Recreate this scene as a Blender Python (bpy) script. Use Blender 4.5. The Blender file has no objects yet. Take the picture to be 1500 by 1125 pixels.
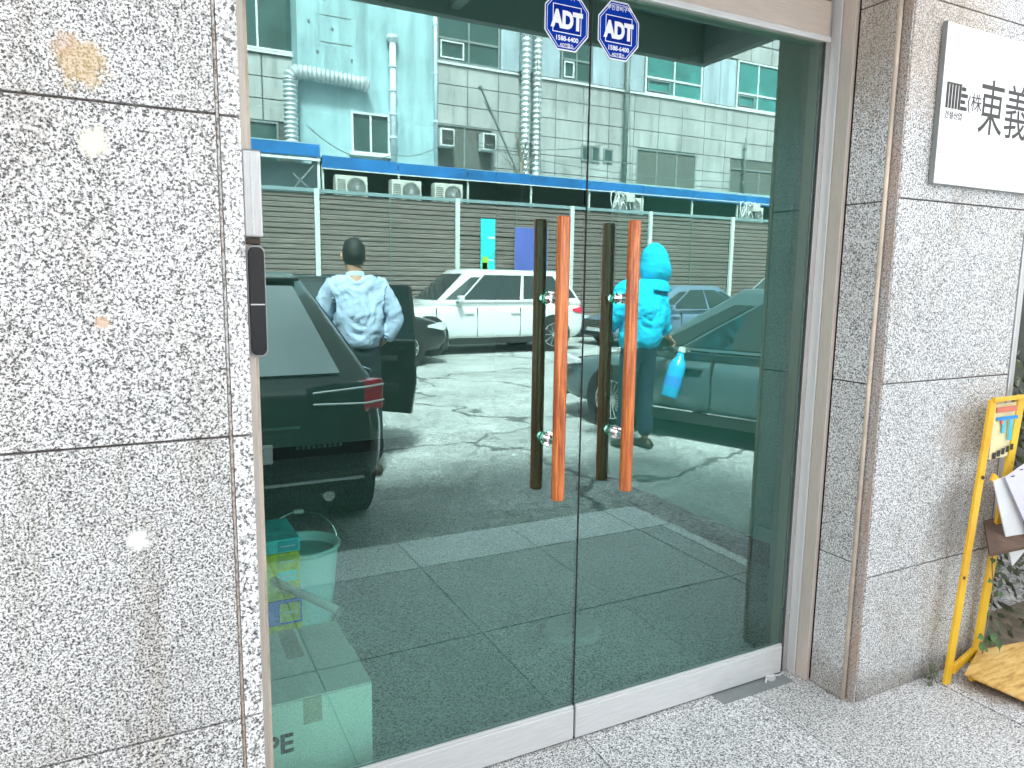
import bpy, bmesh, math, random
from mathutils import Vector, Matrix, noise as mnoise
random.seed(7)
PI = math.pi
S = bpy.context.scene
COL = S.collection

# ------------------------------------------------------------------ camera
cam_d = bpy.data.cameras.new("camera"); cam = bpy.data.objects.new("camera", cam_d); COL.objects.link(cam)
yaw, pitch, roll = 0.4716, 0.1416, 0.0131
f = Vector((math.sin(yaw)*math.cos(pitch), math.cos(yaw)*math.cos(pitch), -math.sin(pitch)))
r = Vector((math.cos(yaw), -math.sin(yaw), 0)); u = r.cross(f)
r2 = r*math.cos(roll)+u*math.sin(roll); u2 = -r*math.sin(roll)+u*math.cos(roll)
m = Matrix((r2, u2, -f)).transposed().to_4x4(); m.translation = Vector((-1.1795, -1.8487, 1.4873))
cam.matrix_world = m
cam_d.sensor_width = 36; cam_d.lens = 1050.8*36/1500
cam_d.clip_start = 0.05; cam_d.clip_end = 400
S.camera = cam

# ------------------------------------------------------------------ world, sun, exposure
SUN_EL, SUN_AZ = math.radians(56), math.radians(-22)     # direction the light comes from, measured from +y
w = bpy.data.worlds.new("World"); S.world = w; w.use_nodes = True
nt = w.node_tree; nt.nodes.clear()
sky = nt.nodes.new("ShaderNodeTexSky"); sky.sky_type = 'NISHITA'; sky.sun_disc = False
sky.sun_elevation = SUN_EL; sky.sun_rotation = SUN_AZ % (2*PI)
sky.air_density = 1.0; sky.dust_density = 4.0; sky.ozone_density = 0.6
bg = nt.nodes.new("ShaderNodeBackground"); bg.inputs[1].default_value = 0.15
hs = nt.nodes.new("ShaderNodeHueSaturation"); hs.inputs['Saturation'].default_value = 0.08
out = nt.nodes.new("ShaderNodeOutputWorld")
nt.links.new(sky.outputs[0], hs.inputs['Color']); nt.links.new(hs.outputs[0], bg.inputs[0]); nt.links.new(bg.outputs[0], out.inputs[0])
sd = bpy.data.lights.new("sun", 'SUN'); sd.energy = 4.6; sd.angle = math.radians(9); sd.color = (1, .975, .94)
sun = bpy.data.objects.new("sun", sd); COL.objects.link(sun)
sdir = Vector((math.sin(SUN_AZ)*math.cos(SUN_EL), math.cos(SUN_AZ)*math.cos(SUN_EL), math.sin(SUN_EL)))
sun.rotation_euler = sdir.to_track_quat('Z', 'Y').to_euler(); sun.location = sdir*20
S.view_settings.view_transform = 'Standard'; S.view_settings.look = 'None'
S.view_settings.exposure = 2.3; S.view_settings.gamma = 1.0
S.view_settings.use_curve_mapping = False
S.cycles.max_bounces = 10; S.cycles.transparent_max_bounces = 12; S.cycles.glossy_bounces = 5
S.cycles.use_denoising = True
S.cycles.sample_clamp_indirect = 6

# ------------------------------------------------------------------ materials
class N:
    def __init__(s, name):
        s.m = bpy.data.materials.new(name); s.m.use_nodes = True
        s.t = s.m.node_tree; s.b = s.t.nodes["Principled BSDF"]; s.o = s.t.nodes["Material Output"]
    def n(s, ty, **kw):
        x = s.t.nodes.new("ShaderNode"+ty)
        for k, v in kw.items(): setattr(x, k, v)
        return x
    def l(s, a, b): s.t.links.new(a, b)
    def pos(s, obj=False):
        if obj: return s.n("TexCoord").outputs['Object']
        return s.n("NewGeometry").outputs['Position']
    def noise(s, vec, scale, detail=2, rough=.5, stretch=None):
        if stretch:
            mp = s.n("Mapping"); mp.inputs['Scale'].default_value = stretch; s.l(vec, mp.inputs[0]); vec = mp.outputs[0]
        x = s.n("TexNoise"); s.l(vec, x.inputs['Vector'])
        x.inputs['Scale'].default_value = scale; x.inputs['Detail'].default_value = detail; x.inputs['Roughness'].default_value = rough
        return x.outputs['Fac']
    def ramp(s, fac, stops, const=False):
        x = s.n("ValToRGB"); s.l(fac, x.inputs[0]); cr = x.color_ramp
        if const: cr.interpolation = 'CONSTANT'
        while len(cr.elements) < len(stops): cr.elements.new(.5)
        for e, (p, c) in zip(cr.elements, stops):
            e.position = p; e.color = (*c, 1) if len(c) == 3 else c
        return x.outputs[0]
    def mix(s, fac, a, b, mode='MIX'):
        x = s.n("Mix", data_type='RGBA', blend_type=mode)
        for sock, v in ((x.inputs[0], fac), (x.inputs[6], a), (x.inputs[7], b)):
            if isinstance(v, (int, float)): sock.default_value = v
            elif isinstance(v, tuple): sock.default_value = (*v, 1)
            else: s.l(v, sock)
        return x.outputs[2]
    def math(s, op, a, b=0.0, c=None):
        x = s.n("Math", operation=op)
        for i, v in enumerate((a, b, c)):
            if v is None: continue
            if isinstance(v, (int, float)): x.inputs[i].default_value = v
            else: s.l(v, x.inputs[i])
        return x.outputs[0]
    def bump(s, h, strength=.3, dist=.002):
        x = s.n("Bump"); x.inputs['Strength'].default_value = strength; x.inputs['Distance'].default_value = dist
        s.l(h, x.inputs['Height']); s.l(x.outputs[0], s.b.inputs['Normal'])
    def col(s, c):
        if isinstance(c, tuple): s.b.inputs['Base Color'].default_value = (*c, 1)
        else: s.l(c, s.b.inputs['Base Color'])
    def set(s, rough=.6, metal=0, spec=.5):
        s.b.inputs['Roughness'].default_value = rough; s.b.inputs['Metallic'].default_value = metal
        s.b.inputs['Specular IOR Level'].default_value = spec
        return s.m

def grey(v): return (v, v, v)
def plain(name, c, rough=.6, metal=0, var=.12, scale=6, bump=0, spec=.5):
    q = N(name); p = q.pos()
    f1 = q.noise(p, scale, 4, .6)
    lo = tuple(x*(1-var) for x in c); hi = tuple(min(1, x*(1+var)) for x in c)
    q.col(q.ramp(f1, [(.3, lo), (.7, hi)]))
    if bump: q.bump(q.noise(p, scale*12, 3), bump, .003)
    return q.set(rough, metal, spec)

def spot(q, p, c, rad, wob=.35, soft=.25):
    """mask: 1 inside an uneven blotch at c"""
    d = q.n("VectorMath", operation='DISTANCE'); q.l(p, d.inputs[0]); d.inputs[1].default_value = c
    nz = q.noise(p, 40, 3)
    dd = q.math('ADD', q.math('DIVIDE', d.outputs['Value'], rad), q.math('MULTIPLY', q.math('SUBTRACT', nz, .5), wob*4))
    x = q.n("MapRange"); x.inputs[1].default_value = 1-soft; x.inputs[2].default_value = 1+soft
    x.inputs[3].default_value = 1; x.inputs[4].default_value = 0; q.l(dd, x.inputs[0]); return x.outputs[0]

def granite(name, k=1.0, dark=.035, scale=190, rust=False, rough=.55, spots=(), warm=0.0, thr=0.0, grime=False):
    q = N(name); p = q.pos()
    oi = q.n("ObjectInfo"); sh = q.n("VectorMath", operation='ADD'); q.l(p, sh.inputs[0])
    q.l(q.math('MULTIPLY', oi.outputs['Random'], 30.0), sh.inputs[1])
    a = q.noise(sh.outputs[0], scale, 2.5, .72)
    b = q.noise(sh.outputs[0], scale*.42, 2, .6)
    c = q.noise(p, 2.2, 4, .6)
    s1 = q.ramp(a, [(.385+thr, grey(dark)), (.435+thr, (.30*k, .30*k, .30*k)), (.485+thr, (.65*k, .65*k, .65*k)), (.545+thr, (.89*k, .895*k, .90*k))])
    s2 = q.ramp(b, [(.34, grey(.45)), (.46, grey(1.0))])
    cc = q.mix(.75, s1, s2, 'MULTIPLY')
    big = q.ramp(c, [(.3, grey(.88)), (.7, grey(1.04))])
    big = q.mix(1.0, big, q.ramp(oi.outputs['Random'], [(0, (.93, .925, .915)), (1, (1.04, 1.04, 1.045))]), 'MULTIPLY')
    if grime:
        sx = q.n("SeparateXYZ"); q.l(p, sx.inputs[0])
        n3 = q.noise(p, 7, 5, .7, (1, 1, .22))
        drip = q.ramp(n3, [(.50, grey(1)), (.70, (.80, .77, .72))])
        big = q.mix(1.0, big, drip, 'MULTIPLY')
        hz = q.math('ADD', q.math('MULTIPLY', sx.outputs['Z'], 3.2), q.math('MULTIPLY', q.math('SUBTRACT', q.noise(p, 6, 5, .7), .5), 1.6))
        big = q.mix(1.0, big, q.ramp(hz, [(.02, (.62, .58, .53)), (.45, grey(1))]), 'MULTIPLY')
    cc = q.mix(1.0, cc, big, 'MULTIPLY')
    if warm: cc = q.mix(warm, cc, (.50, .36, .24), 'MIX')
    for (pc, rad, colr, amt) in spots:
        cc = q.mix(q.math('MULTIPLY', spot(q, p, pc, rad), amt), cc, colr)
    if rust:   # rusty runs down the edge
        n2 = q.noise(p, 5, 5, .7, (1, 1, .25))
        cc = q.mix(q.ramp(n2, [(.40, grey(0.08)), (.62, grey(.75))]), cc, (.42, .26, .17))
    q.col(cc); q.bump(a, .25, .0015)
    return q.set(rough)

M = {}
M['granite'] = granite("granite_wall", .97, dark=.05, scale=222, thr=.016, grime=True, spots=[
    ((-1.26, -.284, 1.865), .040, (.50, .33, .12), .62), ((-1.285, -.284, 1.90), .018, (.50, .33, .20), .5), ((-1.25, -.284, 1.732), .024, (.78, .74, .60), .95),
    ((-1.22, -.284, .965), .022, (.85, .85, .83), .9), ((-1.255, -.284, 1.40), .012, (.65, .40, .25), .7),
    ((1.47, -.284, .95), .10, (.30, .20, .13), .35), ((1.50, -.284, .62), .14, (.12, .11, .09), .45),
    ((1.15, -.284, 2.36), .30, (.42, .27, .16), .35)])
M['granite_side'] = granite("granite_return", .98, dark=.03, scale=220, thr=.006, grime=True, spots=[((1.0, -.16, 2.50), .40, (.34, .24, .16), .5)])
M['granite_rust'] = granite("granite_rusty_edge", .7, dark=.05, rust=True)
M['granite_trim'] = granite("granite_trim", 1.05, dark=.10, scale=150)
M['paver'] = granite("granite_paver", .98, thr=.010, dark=.05, scale=195, rough=.6, spots=[((2.05, -.75, 0), .45, (.22, .12, .06), .75), ((1.6, -.45, 0), .12, (.20, .12, .07), .5)])
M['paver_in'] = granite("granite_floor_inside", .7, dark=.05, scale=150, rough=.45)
M['kerb'] = granite("granite_kerb", 1.12, dark=.34, scale=150, thr=-.03)
M['joint'] = plain("joint_mortar", (.26, .22, .19), .9, var=.4, scale=12)
M['joint_dark'] = plain("dark_joint", (.05, .045, .04), .9, var=.4, scale=12)
M['sealant'] = plain("sealant_bead", (.62, .52, .42), .6, var=.25, scale=9)

def asphalt():
    q = N("worn_asphalt"); p = q.pos()
    a = q.noise(p, 42, 4, .85); b = q.noise(p, 1.1, 5, .6); c = q.noise(p, 9, 4, .7)
    cc = q.ramp(a, [(.34, grey(.07)), (.48, (.34, .335, .33)), (.62, (.62, .61, .60))])
    cc = q.mix(1, cc, q.ramp(b, [(.3, grey(.75)), (.7, grey(1.3))]), 'MULTIPLY')
    cc = q.mix(1, cc, q.ramp(c, [(.32, grey(.80)), (.6, grey(1.08))]), 'MULTIPLY')
    v = q.n("TexVoronoi", feature='DISTANCE_TO_EDGE'); v.inputs['Scale'].default_value = .33
    mp = q.n("VectorMath", operation='ADD'); q.l(p, mp.inputs[0])
    nv = q.n("TexNoise"); nv.inputs['Scale'].default_value = 1.6; nv.inputs['Detail'].default_value = 5; q.l(p, nv.inputs['Vector'])
    q.l(nv.outputs['Color'], mp.inputs[1]); q.l(mp.outputs[0], v.inputs['Vector'])
    cc = q.mix(q.ramp(v.outputs['Distance'], [(.004, grey(.75)), (.014, grey(0))]), cc, (.035, .035, .035))
    q.col(cc); q.bump(a, .6, .006); return q.set(.85)
M['asphalt'] = asphalt()

def brushed(name, c, rough=.32, stretch=(1, 1, 90), metal=.9):
    q = N(name); p = q.pos(); a = q.noise(p, 12, 3, .6, stretch)
    q.col(q.ramp(a, [(.35, tuple(x*.82 for x in c)), (.65, c)]))
    q.l(q.ramp(a, [(.3, grey(rough*.8)), (.7, grey(rough*1.3))]), q.b.inputs['Roughness'])
    q.b.inputs['Metallic'].default_value = metal
    return q.m
M['steel'] = brushed("brushed_stainless", (.62, .61, .60), .33, (60, 60, 1.2), .85)
M['rail'] = brushed("satin_aluminium_rail", (.80, .80, .80), .42, (1.2, 60, 60), .35)
M['tan'] = brushed("champagne_aluminium", (.70, .61, .54), .45, (60, 60, 1), .30)
M['tan_h'] = brushed("champagne_aluminium_header", (.74, .64, .56), .42, (1, 60, 60), .35)
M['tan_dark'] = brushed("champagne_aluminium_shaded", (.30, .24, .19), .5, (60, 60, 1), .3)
M['black_plastic'] = plain("black_plastic", (.012, .012, .013), .25, var=.05)
M['rubber'] = plain("black_rubber", (.015, .015, .015), .8)
M['chrome'] = plain("chrome", (.85, .85, .85), .08, 1, .02)
M['grey_plastic'] = plain("grey_plastic", (.42, .42, .42), .45, var=.05)

def glass_coat():
    q = N("reflective_green_glass"); q.t.nodes.remove(q.b)
    g = q.n("BsdfGlossy"); g.inputs['Color'].default_value = (.66, .98, .94, 1); g.inputs['Roughness'].default_value = 0.0
    t = q.n("BsdfTransparent"); t.inputs['Color'].default_value = (.68, 1.0, .90, 1)
    bump = q.n("Bump"); bump.inputs['Strength'].default_value = .03; bump.inputs['Distance'].default_value = .01
    q.l(q.noise(q.pos(), 1.3, 1), bump.inputs['Height']); q.l(bump.outputs[0], g.inputs['Normal'])
    mx = q.n("MixShader"); fr = q.n("LayerWeight"); fr.inputs['Blend'].default_value = .18
    fac = q.n("MapRange"); fac.inputs[1].default_value = 0; fac.inputs[2].default_value = 1
    fac.inputs[3].default_value = .215; fac.inputs[4].default_value = .95
    q.l(fr.outputs['Fresnel'], fac.inputs[0]); q.l(fac.outputs[0], mx.inputs[0])
    q.l(t.outputs[0], mx.inputs[1]); q.l(g.outputs[0], mx.inputs[2]); q.l(mx.outputs[0], q.o.inputs[0])
    return q.m
def glass_clear():
    q = N("clear_glass_back"); q.t.nodes.remove(q.b)
    t = q.n("BsdfTransparent"); t.inputs['Color'].default_value = (.97, 1, .99, 1); q.l(t.outputs[0], q.o.inputs[0]); return q.m
M['glass_coat'] = glass_coat(); M['glass_back'] = glass_clear()
M['glass_edge'] = plain("glass_edge", (.01, .035, .028), .15)

def wood(name, c1, c2, rough=.35):
    q = N(name); p = q.pos()
    a = q.noise(p, 22, 5, .7, (6, 6, .30)); b = q.noise(p, 2.6, 2, .5)
    c = q.ramp(a, [(.36, tuple(x*.55 for x in c1)), (.45, c1), (.54, tuple((x*.3+y*.7) for x, y in zip(c1, c2))), (.66, tuple(min(1, y*1.35) for y in c2))])
    c = q.mix(q.ramp(b, [(.35, grey(0)), (.7, grey(.5))]), c, tuple(x*1.3 for x in c2))
    q.col(c); q.bump(a, .12, .001); m_ = q.set(rough); q.b.inputs['Coat Weight'].default_value = .4; return m_
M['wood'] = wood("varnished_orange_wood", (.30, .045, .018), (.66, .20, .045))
M['wood_inner'] = wood("varnished_wood_dimmed", (.05, .018, .010), (.12, .045, .02))  # darkened copy of the bar wood, dimness behind the glass put into the colour

def fence_mat():
    q = N("weathered_fence_plank"); p = q.pos()
    a = q.noise(p, 5, 5, .7, (.5, 1, 9)); b = q.noise(p, .35, 3, .5)
    c = q.ramp(a, [(.3, (.080, .060, .052)), (.55, (.205, .165, .150)), (.8, (.34, .28, .26))])
    c = q.mix(1, c, q.ramp(b, [(.3, grey(.8)), (.7, grey(1.2))]), 'MULTIPLY')
    q.col(c); q.bump(a, .6, .01); return q.set(.85)
M['plank'] = fence_mat()
M['post'] = plain("pale_post", (.62, .66, .62), .6, var=.15, scale=3)
def panel_mat(name, c):
    q = N(name); p = q.pos()
    a = q.noise(p, .9, 3, .6); b = q.noise(p, 1.2, 4, .7, (3, 3, .3))
    k = q.ramp(a, [(.35, tuple(x*.86 for x in c)), (.65, tuple(x*1.08 for x in c))])
    k = q.mix(1, k, q.ramp(b, [(.32, grey(.66)), (.56, grey(1.0))]), 'MULTIPLY')
    q.col(k); return q.set(.7)
M['panel'] = panel_mat("pale_cladding_panel", (.45, .435, .43))
M['panel_blue'] = panel_mat("pale_blue_cladding", (.44, .50, .56))
M['panel_gap'] = plain("cladding_joint", (.13, .13, .12), .9)
M['cyan_wall'] = panel_mat("turquoise_render", (.37, .53, .57))
M['winglass'] = plain("dark_window_glass", (.045, .085, .08), .08, 0, .3, 1.5, spec=.8)
M['winglass_lit'] = plain("teal_window_glass", (.06, .22, .21), .1, 0, .35, 1.2, spec=.8)
M['winframe'] = plain("window_frame", (.70, .70, .70), .5)
M['winframe_dark'] = plain("grey_window_frame", (.22, .24, .24), .5)
M['duct'] = plain("galvanised_duct", (.62, .64, .66), .38, .55, .15, 6)
M['pipe'] = plain("pale_downpipe", (.66, .72, .78), .5)
M['pipe_dark'] = plain("dark_downpipe", (.16, .18, .17), .5)
M['blue'] = plain("blue_painted_fascia", (.015, .15, .42), .4, var=.3, scale=1.5)
M['roof_sheet'] = plain("roof_sheet", (.22, .30, .32), .6)
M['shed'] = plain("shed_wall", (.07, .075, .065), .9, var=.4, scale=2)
M['ac'] = plain("ac_casing", (.62, .60, .55), .5)
M['ac_dark'] = plain("ac_grille", (.05, .05, .05), .6)
M['soffit'] = plain("dark_soffit_panel", (.42, .43, .42), .7, var=.2, scale=2)
M['soffit_line'] = plain("soffit_trim", (.30, .31, .30), .5)
M['white_paint'] = plain("white_car_paint", (.68, .68, .68), .18, 0, .02, 3); M['white_paint'].node_tree.nodes["Principled BSDF"].inputs['Coat Weight'].default_value = .6
def paint(name, c):
    m_ = plain(name, c, .3, .0, .03, 3); m_.node_tree.nodes["Principled BSDF"].inputs['Coat Weight'].default_value = .8
    m_.node_tree.nodes["Principled BSDF"].inputs['Coat Roughness'].default_value = .04; return m_
M['black_paint'] = paint("black_car_paint", (.006, .007, .008))
M['teal_paint'] = paint("dark_grey_car_paint", (.075, .115, .125))
M['blue_paint'] = paint("blue_grey_car_paint", (.12, .17, .24))
M['red_paint'] = paint("red_car_paint", (.42, .02, .03))
M['tyre'] = plain("tyre_rubber", (.012, .012, .012), .85)
M['trim'] = plain("black_trim", (.018, .018, .018), .6)
M['rim'] = plain("alloy_rim", (.62, .62, .63), .25, .9)
M['carglass'] = plain("car_glass", (.02, .03, .032), .04, 0, .1, 2, spec=1.0)
M['skyglass'] = plain("sky_sheen_glass", (.55, .60, .62), .07, .85, .1, 2)  # car glass with the sky's sheen put into a pale metallic colour
M['red_lamp'] = plain("red_lamp_lens", (.80, .01, .05), .12)
M['clear_lamp'] = plain("clear_lamp_lens", (.75, .76, .78), .1, .3)
M['plate'] = plain("licence_plate", (.75, .75, .75), .5)
def cloth(name, c, wr=.8, sc=9, st=(1, 1, 1)):
    q = N(name); p = q.pos(); a = q.noise(p, sc, 4, .6, st)
    q.col(q.ramp(a, [(.3, tuple(x*.8 for x in c)), (.7, tuple(min(1, x*1.1) for x in c))])); q.bump(a, wr, .03); return q.set(.85)
M['shirt'] = cloth("light_blue_shirt", (.50, .60, .78), .35, 30)
M['trousers'] = cloth("dark_trousers", (.015, .02, .03), .5)
M['jacket'] = cloth("cyan_jacket", (.0, .60, .92), .35, 25)
M['jeans'] = cloth("navy_trousers", (.012, .025, .06), .5)
M['skin'] = plain("skin", (.50, .27, .17), .55, var=.08)
M['hair'] = plain("black_hair", (.012, .011, .010), .5, var=.4, scale=60, bump=.6)
M['leather'] = plain("brown_leather", (.05, .03, .02), .5)
M['bottle'] = plain("cyan_bottle", (.02, .42, .72), .25)
M['board_cyan'] = plain("cyan_board", (.03, .62, .62), .6, var=.15, scale=3)
M['board_blue'] = plain("blue_board", (.10, .13, .45), .6, var=.15, scale=3)
M['lime'] = plain("lime_print", (.35, .60, .05), .6)
M['bark'] = plain("bare_bark", (.20, .17, .14), .9)
M['sign_white'] = plain("white_sign_face", (.86, .86, .86), .35, 0, .02, 3)
M['ink'] = plain("black_lettering", (.02, .02, .02), .5)
M['sticker_blue'] = plain("sticker_blue", (.001, .035, .34), .7, var=.06, spec=.08)
M['sticker_deep'] = plain("sticker_deep_blue", (.001, .020, .26), .7, var=.06, spec=.08)
M['sticker_white'] = plain("sticker_white", (.85, .87, .90), .3, var=.02)
def yellow_paint():
    q = N("chipped_yellow_paint"); p = q.pos(); a = q.noise(p, 22, 5, .7); b = q.noise(p, 4, 3)
    c = q.ramp(b, [(.35, (.75, .40, .02)), (.65, (.88, .56, .03))])
    c = q.mix(q.ramp(a, [(.66, grey(0)), (.72, grey(.85))]), c, (.16, .07, .03))
    q.col(c); q.bump(a, .2, .002); return q.set(.45)
M['yellow'] = yellow_paint()
def board():
    q = N("yellowed_board"); p = q.pos(); a = q.noise(p, 9, 5, .7, (1, 5, 5))
    q.col(q.ramp(a, [(.3, (.30, .14, .03)), (.5, (.62, .38, .10)), (.75, (.80, .60, .26))])); return q.set(.6)
M['board'] = board()
M['brown_shelf'] = plain("brown_shelf", (.10, .055, .035), .7, var=.4, scale=12)
M['paper'] = plain("faded_paper", (.72, .73, .74), .7, var=.06, scale=8)
M['paper_lilac'] = plain("lilac_paper", (.66, .64, .78), .7, var=.05, scale=8)
M['poster_cream'] = plain("cream_poster", (.78, .68, .38), .6, var=.1, scale=14)
M['poster_blue'] = plain("poster_blue", (.02, .25, .65), .6)
M['poster_red'] = plain("poster_red", (.65, .18, .12), .6)
M['poster_cyan'] = plain("poster_cyan", (.05, .50, .65), .6)
M['leaf'] = plain("ivy_leaf", (.06, .13, .035), .55, var=.5, scale=25)
M['leaf_dull'] = plain("dull_leaf", (.10, .12, .07), .6, var=.5, scale=20)
M['soil'] = plain("brown_soil", (.17, .14, .10), .95, var=.5, scale=20, bump=.6)
M['card'] = plain("pale_carton", (.80, .84, .80), .7, var=.06, scale=5)
M['tape'] = plain("packing_tape", (.50, .46, .38), .3, var=.1)
M['bucket'] = plain("pale_blue_bucket", (.62, .94, 1.0), .35, var=.05)
M['bucket_in'] = plain("bucket_inside", (.20, .60, .58), .4, var=.05)
M['box_blue'] = plain("teal_package", (.14, .80, .98), .6, var=.3, scale=12)
M['box_yellow'] = plain("yellow_package", (.95, .82, .04), .6, var=.3, scale=30)
M['box_olive'] = plain("olive_package", (.66, .74, .10), .6, var=.3, scale=20)
M['box_royal'] = plain("royal_blue_package", (.05, .22, .95), .6, var=.1)
M['room_wall'] = plain("inside_wall", (.40, .44, .43), .85, var=.1, scale=1)
M['room_teal'] = plain("inside_teal_wall", (.42, .80, .74), .6, var=.05, scale=1)
M['room_dark'] = plain("inside_dark_skirting", (.03, .03, .03), .6)
M['facade_core'] = plain("facade_core", (.14, .14, .14), .9)

# ------------------------------------------------------------------ mesh helpers
class MB:
    def __init__(s): s.b = bmesh.new(); s.mi = 0
    def _f(s, vs):
        try: fc = s.b.faces.new(vs); fc.material_index = s.mi; return fc
        except ValueError: return None
    def box(s, x0, x1, y0, y1, z0, z1):
        v = [s.b.verts.new((x, y, z)) for z in (z0, z1) for y in (y0, y1) for x in (x0, x1)]
        for a in ((0, 2, 3, 1), (4, 5, 7, 6), (0, 1, 5, 4), (1, 3, 7, 5), (3, 2, 6, 7), (2, 0, 4, 6)): s._f([v[i] for i in a])
        return s
    def loft(s, rings, cap=True, close=True):
        rv = [[s.b.verts.new(p) for p in rg] for rg in rings]
        n = len(rv[0])
        for a, b in zip(rv, rv[1:]):
            for i in range(n if close else n-1):
                j = (i+1) % n; s._f([a[i], a[j], b[j], b[i]])
        if cap: s._f(rv[0][::-1]); s._f(rv[-1])
        return s
    def tube(s, pts, rad, n=10, cap=True):
        pts = [Vector(p) for p in pts]; rings = []
        rad = rad if isinstance(rad, (list, tuple)) else [rad]*len(pts)
        prev = None
        for i, p in enumerate(pts):
            d = (pts[min(i+1, len(pts)-1)]-pts[max(i-1, 0)]).normalized()
            if prev is None:
                a = d.orthogonal().normalized()
            else:
                a = (prev - d*prev.dot(d)).normalized()
            prev = a; b = d.cross(a)
            rings.append([p+(a*math.cos(2*PI*k/n)+b*math.sin(2*PI*k/n))*rad[i] for k in range(n)])
        return s.loft(rings, cap)
    def bar(s, p, q, w_, d_, up=(0, 0, 1)):
        p, q = Vector(p), Vector(q); d = (q-p).normalized(); up = Vector(up)
        if abs(d.dot(up)) > .98: up = Vector((0, 1, 0))
        a = d.cross(up).normalized(); b = a.cross(d)
        a *= w_/2; b *= d_/2
        return s.loft([[c-a-b, c+a-b, c+a+b, c-a+b] for c in (p, q)])
    def prism(s, poly, off):
        off = Vector(off); a = [Vector(p) for p in poly]
        return s.loft([a, [p+off for p in a]])
    def quad(s, *p): s._f([s.b.verts.new(x) for x in p]); return s
    def obj(s, name, mats, parent=None, loc=None, smooth=False, bevel=0, seg=2, sub=0):
        bmesh.ops.recalc_face_normals(s.b, faces=s.b.faces)
        me = bpy.data.meshes.new(name); s.b.to_mesh(me); s.b.free()
        for mm in (mats if isinstance(mats, (list, tuple)) else [mats]): me.materials.append(mm)
        if smooth:
            for p_ in me.polygons: p_.use_smooth = True
        o = bpy.data.objects.new(name, me); COL.objects.link(o)
        if parent: o.parent = parent
        if loc: o.location = loc
        if sub:
            x = o.modifiers.new("sub", 'SUBSURF'); x.levels = sub; x.render_levels = sub
        if bevel:
            x = o.modifiers.new("bevel", 'BEVEL'); x.width = bevel; x.segments = seg; x.limit_method = 'ANGLE'
        return o

def tag(o, label=None, cat=None, group=None, kind=None):
    if label: o['label'] = label
    if cat: o['category'] = cat
    if group: o['group'] = group
    if kind: o['kind'] = kind
    return o
def thing(name, label, cat, loc=(0, 0, 0), rz=0, group=None):
    o = bpy.data.objects.new(name, None); COL.objects.link(o); o.location = loc; o.rotation_euler = (0, 0, rz)
    o.empty_display_size = .2
    return tag(o, label, cat, group)
def copy_tree(o, parent=None):
    c = o.copy(); COL.objects.link(c); c.parent = parent
    for ch in [x for x in bpy.data.objects if x.parent == o]: copy_tree(ch, c)
    return c
def inst(name, me_obj, parent, loc, scale=None):
    o = bpy.data.objects.new(name, me_obj.data); COL.objects.link(o); o.parent = parent; o.location = loc
    if scale: o.scale = scale
    for mo in me_obj.modifiers:
        x = o.modifiers.new(mo.name, mo.type)
        for at in ('width', 'segments', 'limit_method', 'levels', 'render_levels'):
            if hasattr(mo, at): setattr(x, at, getattr(mo, at))
    return o
def text_mesh(name, s, size, mat, parent, matrix, depth=.001, bold=0, align='LEFT', sx=1.0):
    cu = bpy.data.curves.new("lettering", 'FONT'); cu.body = s; cu.size = size; cu.extrude = depth; cu.offset = bold; cu.align_x = align
    cu.resolution_u = 4
    t = bpy.data.objects.new("tmp", cu); COL.objects.link(t)
    dg = bpy.context.evaluated_depsgraph_get()
    me = bpy.data.meshes.new_from_object(t.evaluated_get(dg)); bpy.data.objects.remove(t)
    me.materials.clear(); me.materials.append(mat)
    for v in me.vertices: v.co.x *= sx
    o = bpy.data.objects.new(name, me); COL.objects.link(o); o.parent = parent; o.matrix_local = matrix
    return o
def facing(x, y, z, tilt=0):       # lettering lying in a wall plane, read from -y
    return Matrix.Translation((x, y, z)) @ Matrix.Rotation(PI/2, 4, 'X') @ Matrix.Rotation(tilt, 4, 'Z')

# ================================================================== SETTING: ground
g = MB(); g.box(-60, 60, -60, 40, -.30, -.012); tag(g.obj("ground", M['asphalt']), kind='structure')
# paved entrance platform: slabs as parts
plat = bpy.data.objects.new("entrance_paving", None); COL.objects.link(plat); tag(plat, kind='structure')
b = MB(); b.box(-3.5, 1.68, -1.96, .02, -.2, -.006); b.obj("mortar_bed", M['joint_dark'], plat)
b = MB(); b.box(0, .696, 0, .776, -.02, 0); pv = b.obj("paver", M['paver'], plat, bevel=.002); first = True
xs = [.035+.70*k for k in range(-5, 2)]+[1.435]
for i in range(len(xs)-1):
    for y0, y1 in ((-.785, -.002), (-1.56, -.789)):
        wd = xs[i+1]-xs[i]-.004
        if first: o = pv; o.location = (xs[i], y0, 0); first = False
        else: o = inst("paver", pv, plat, (xs[i], y0, random.uniform(-.0008, 0)))
        o.scale = (wd/.696, (y1-y0-.003)/.776, 1)
for y0, y1 in ((-.785, -.05), (-1.56, -.789)):
    inst("paver", pv, plat, (1.437, y0, 0), (.163/.696, (y1-y0-.003)/.776, 1))
b = MB(); b.box(0, .696, 0, .39, -.03, .002); kb = b.obj("kerbstone", M['kerb'], plat, bevel=.004); kb.location = (xs[0], -1.955, 0)
for i in range(1, len(xs)-1): inst("kerbstone", kb, plat, (xs[i], -1.955, 0), ((xs[i+1]-xs[i]-.004)/.696, 1, 1))
inst("kerbstone", kb, plat, (1.437, -1.955, 0), (.243/.696, 1, 1))
for y0 in (-1.56, -.785): inst("kerbstone", kb, plat, (1.605, y0+.004, 0.0005), (.075/.696, .765/.39, 1))
# strip of earth and worn paving at the foot of the wall, right of the platform
b = MB(); b.box(1.69, 4.5, -.95, -.05, -.2, -.006); tag(b.obj("earth_strip", M['soil']), kind='structure')

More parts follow.
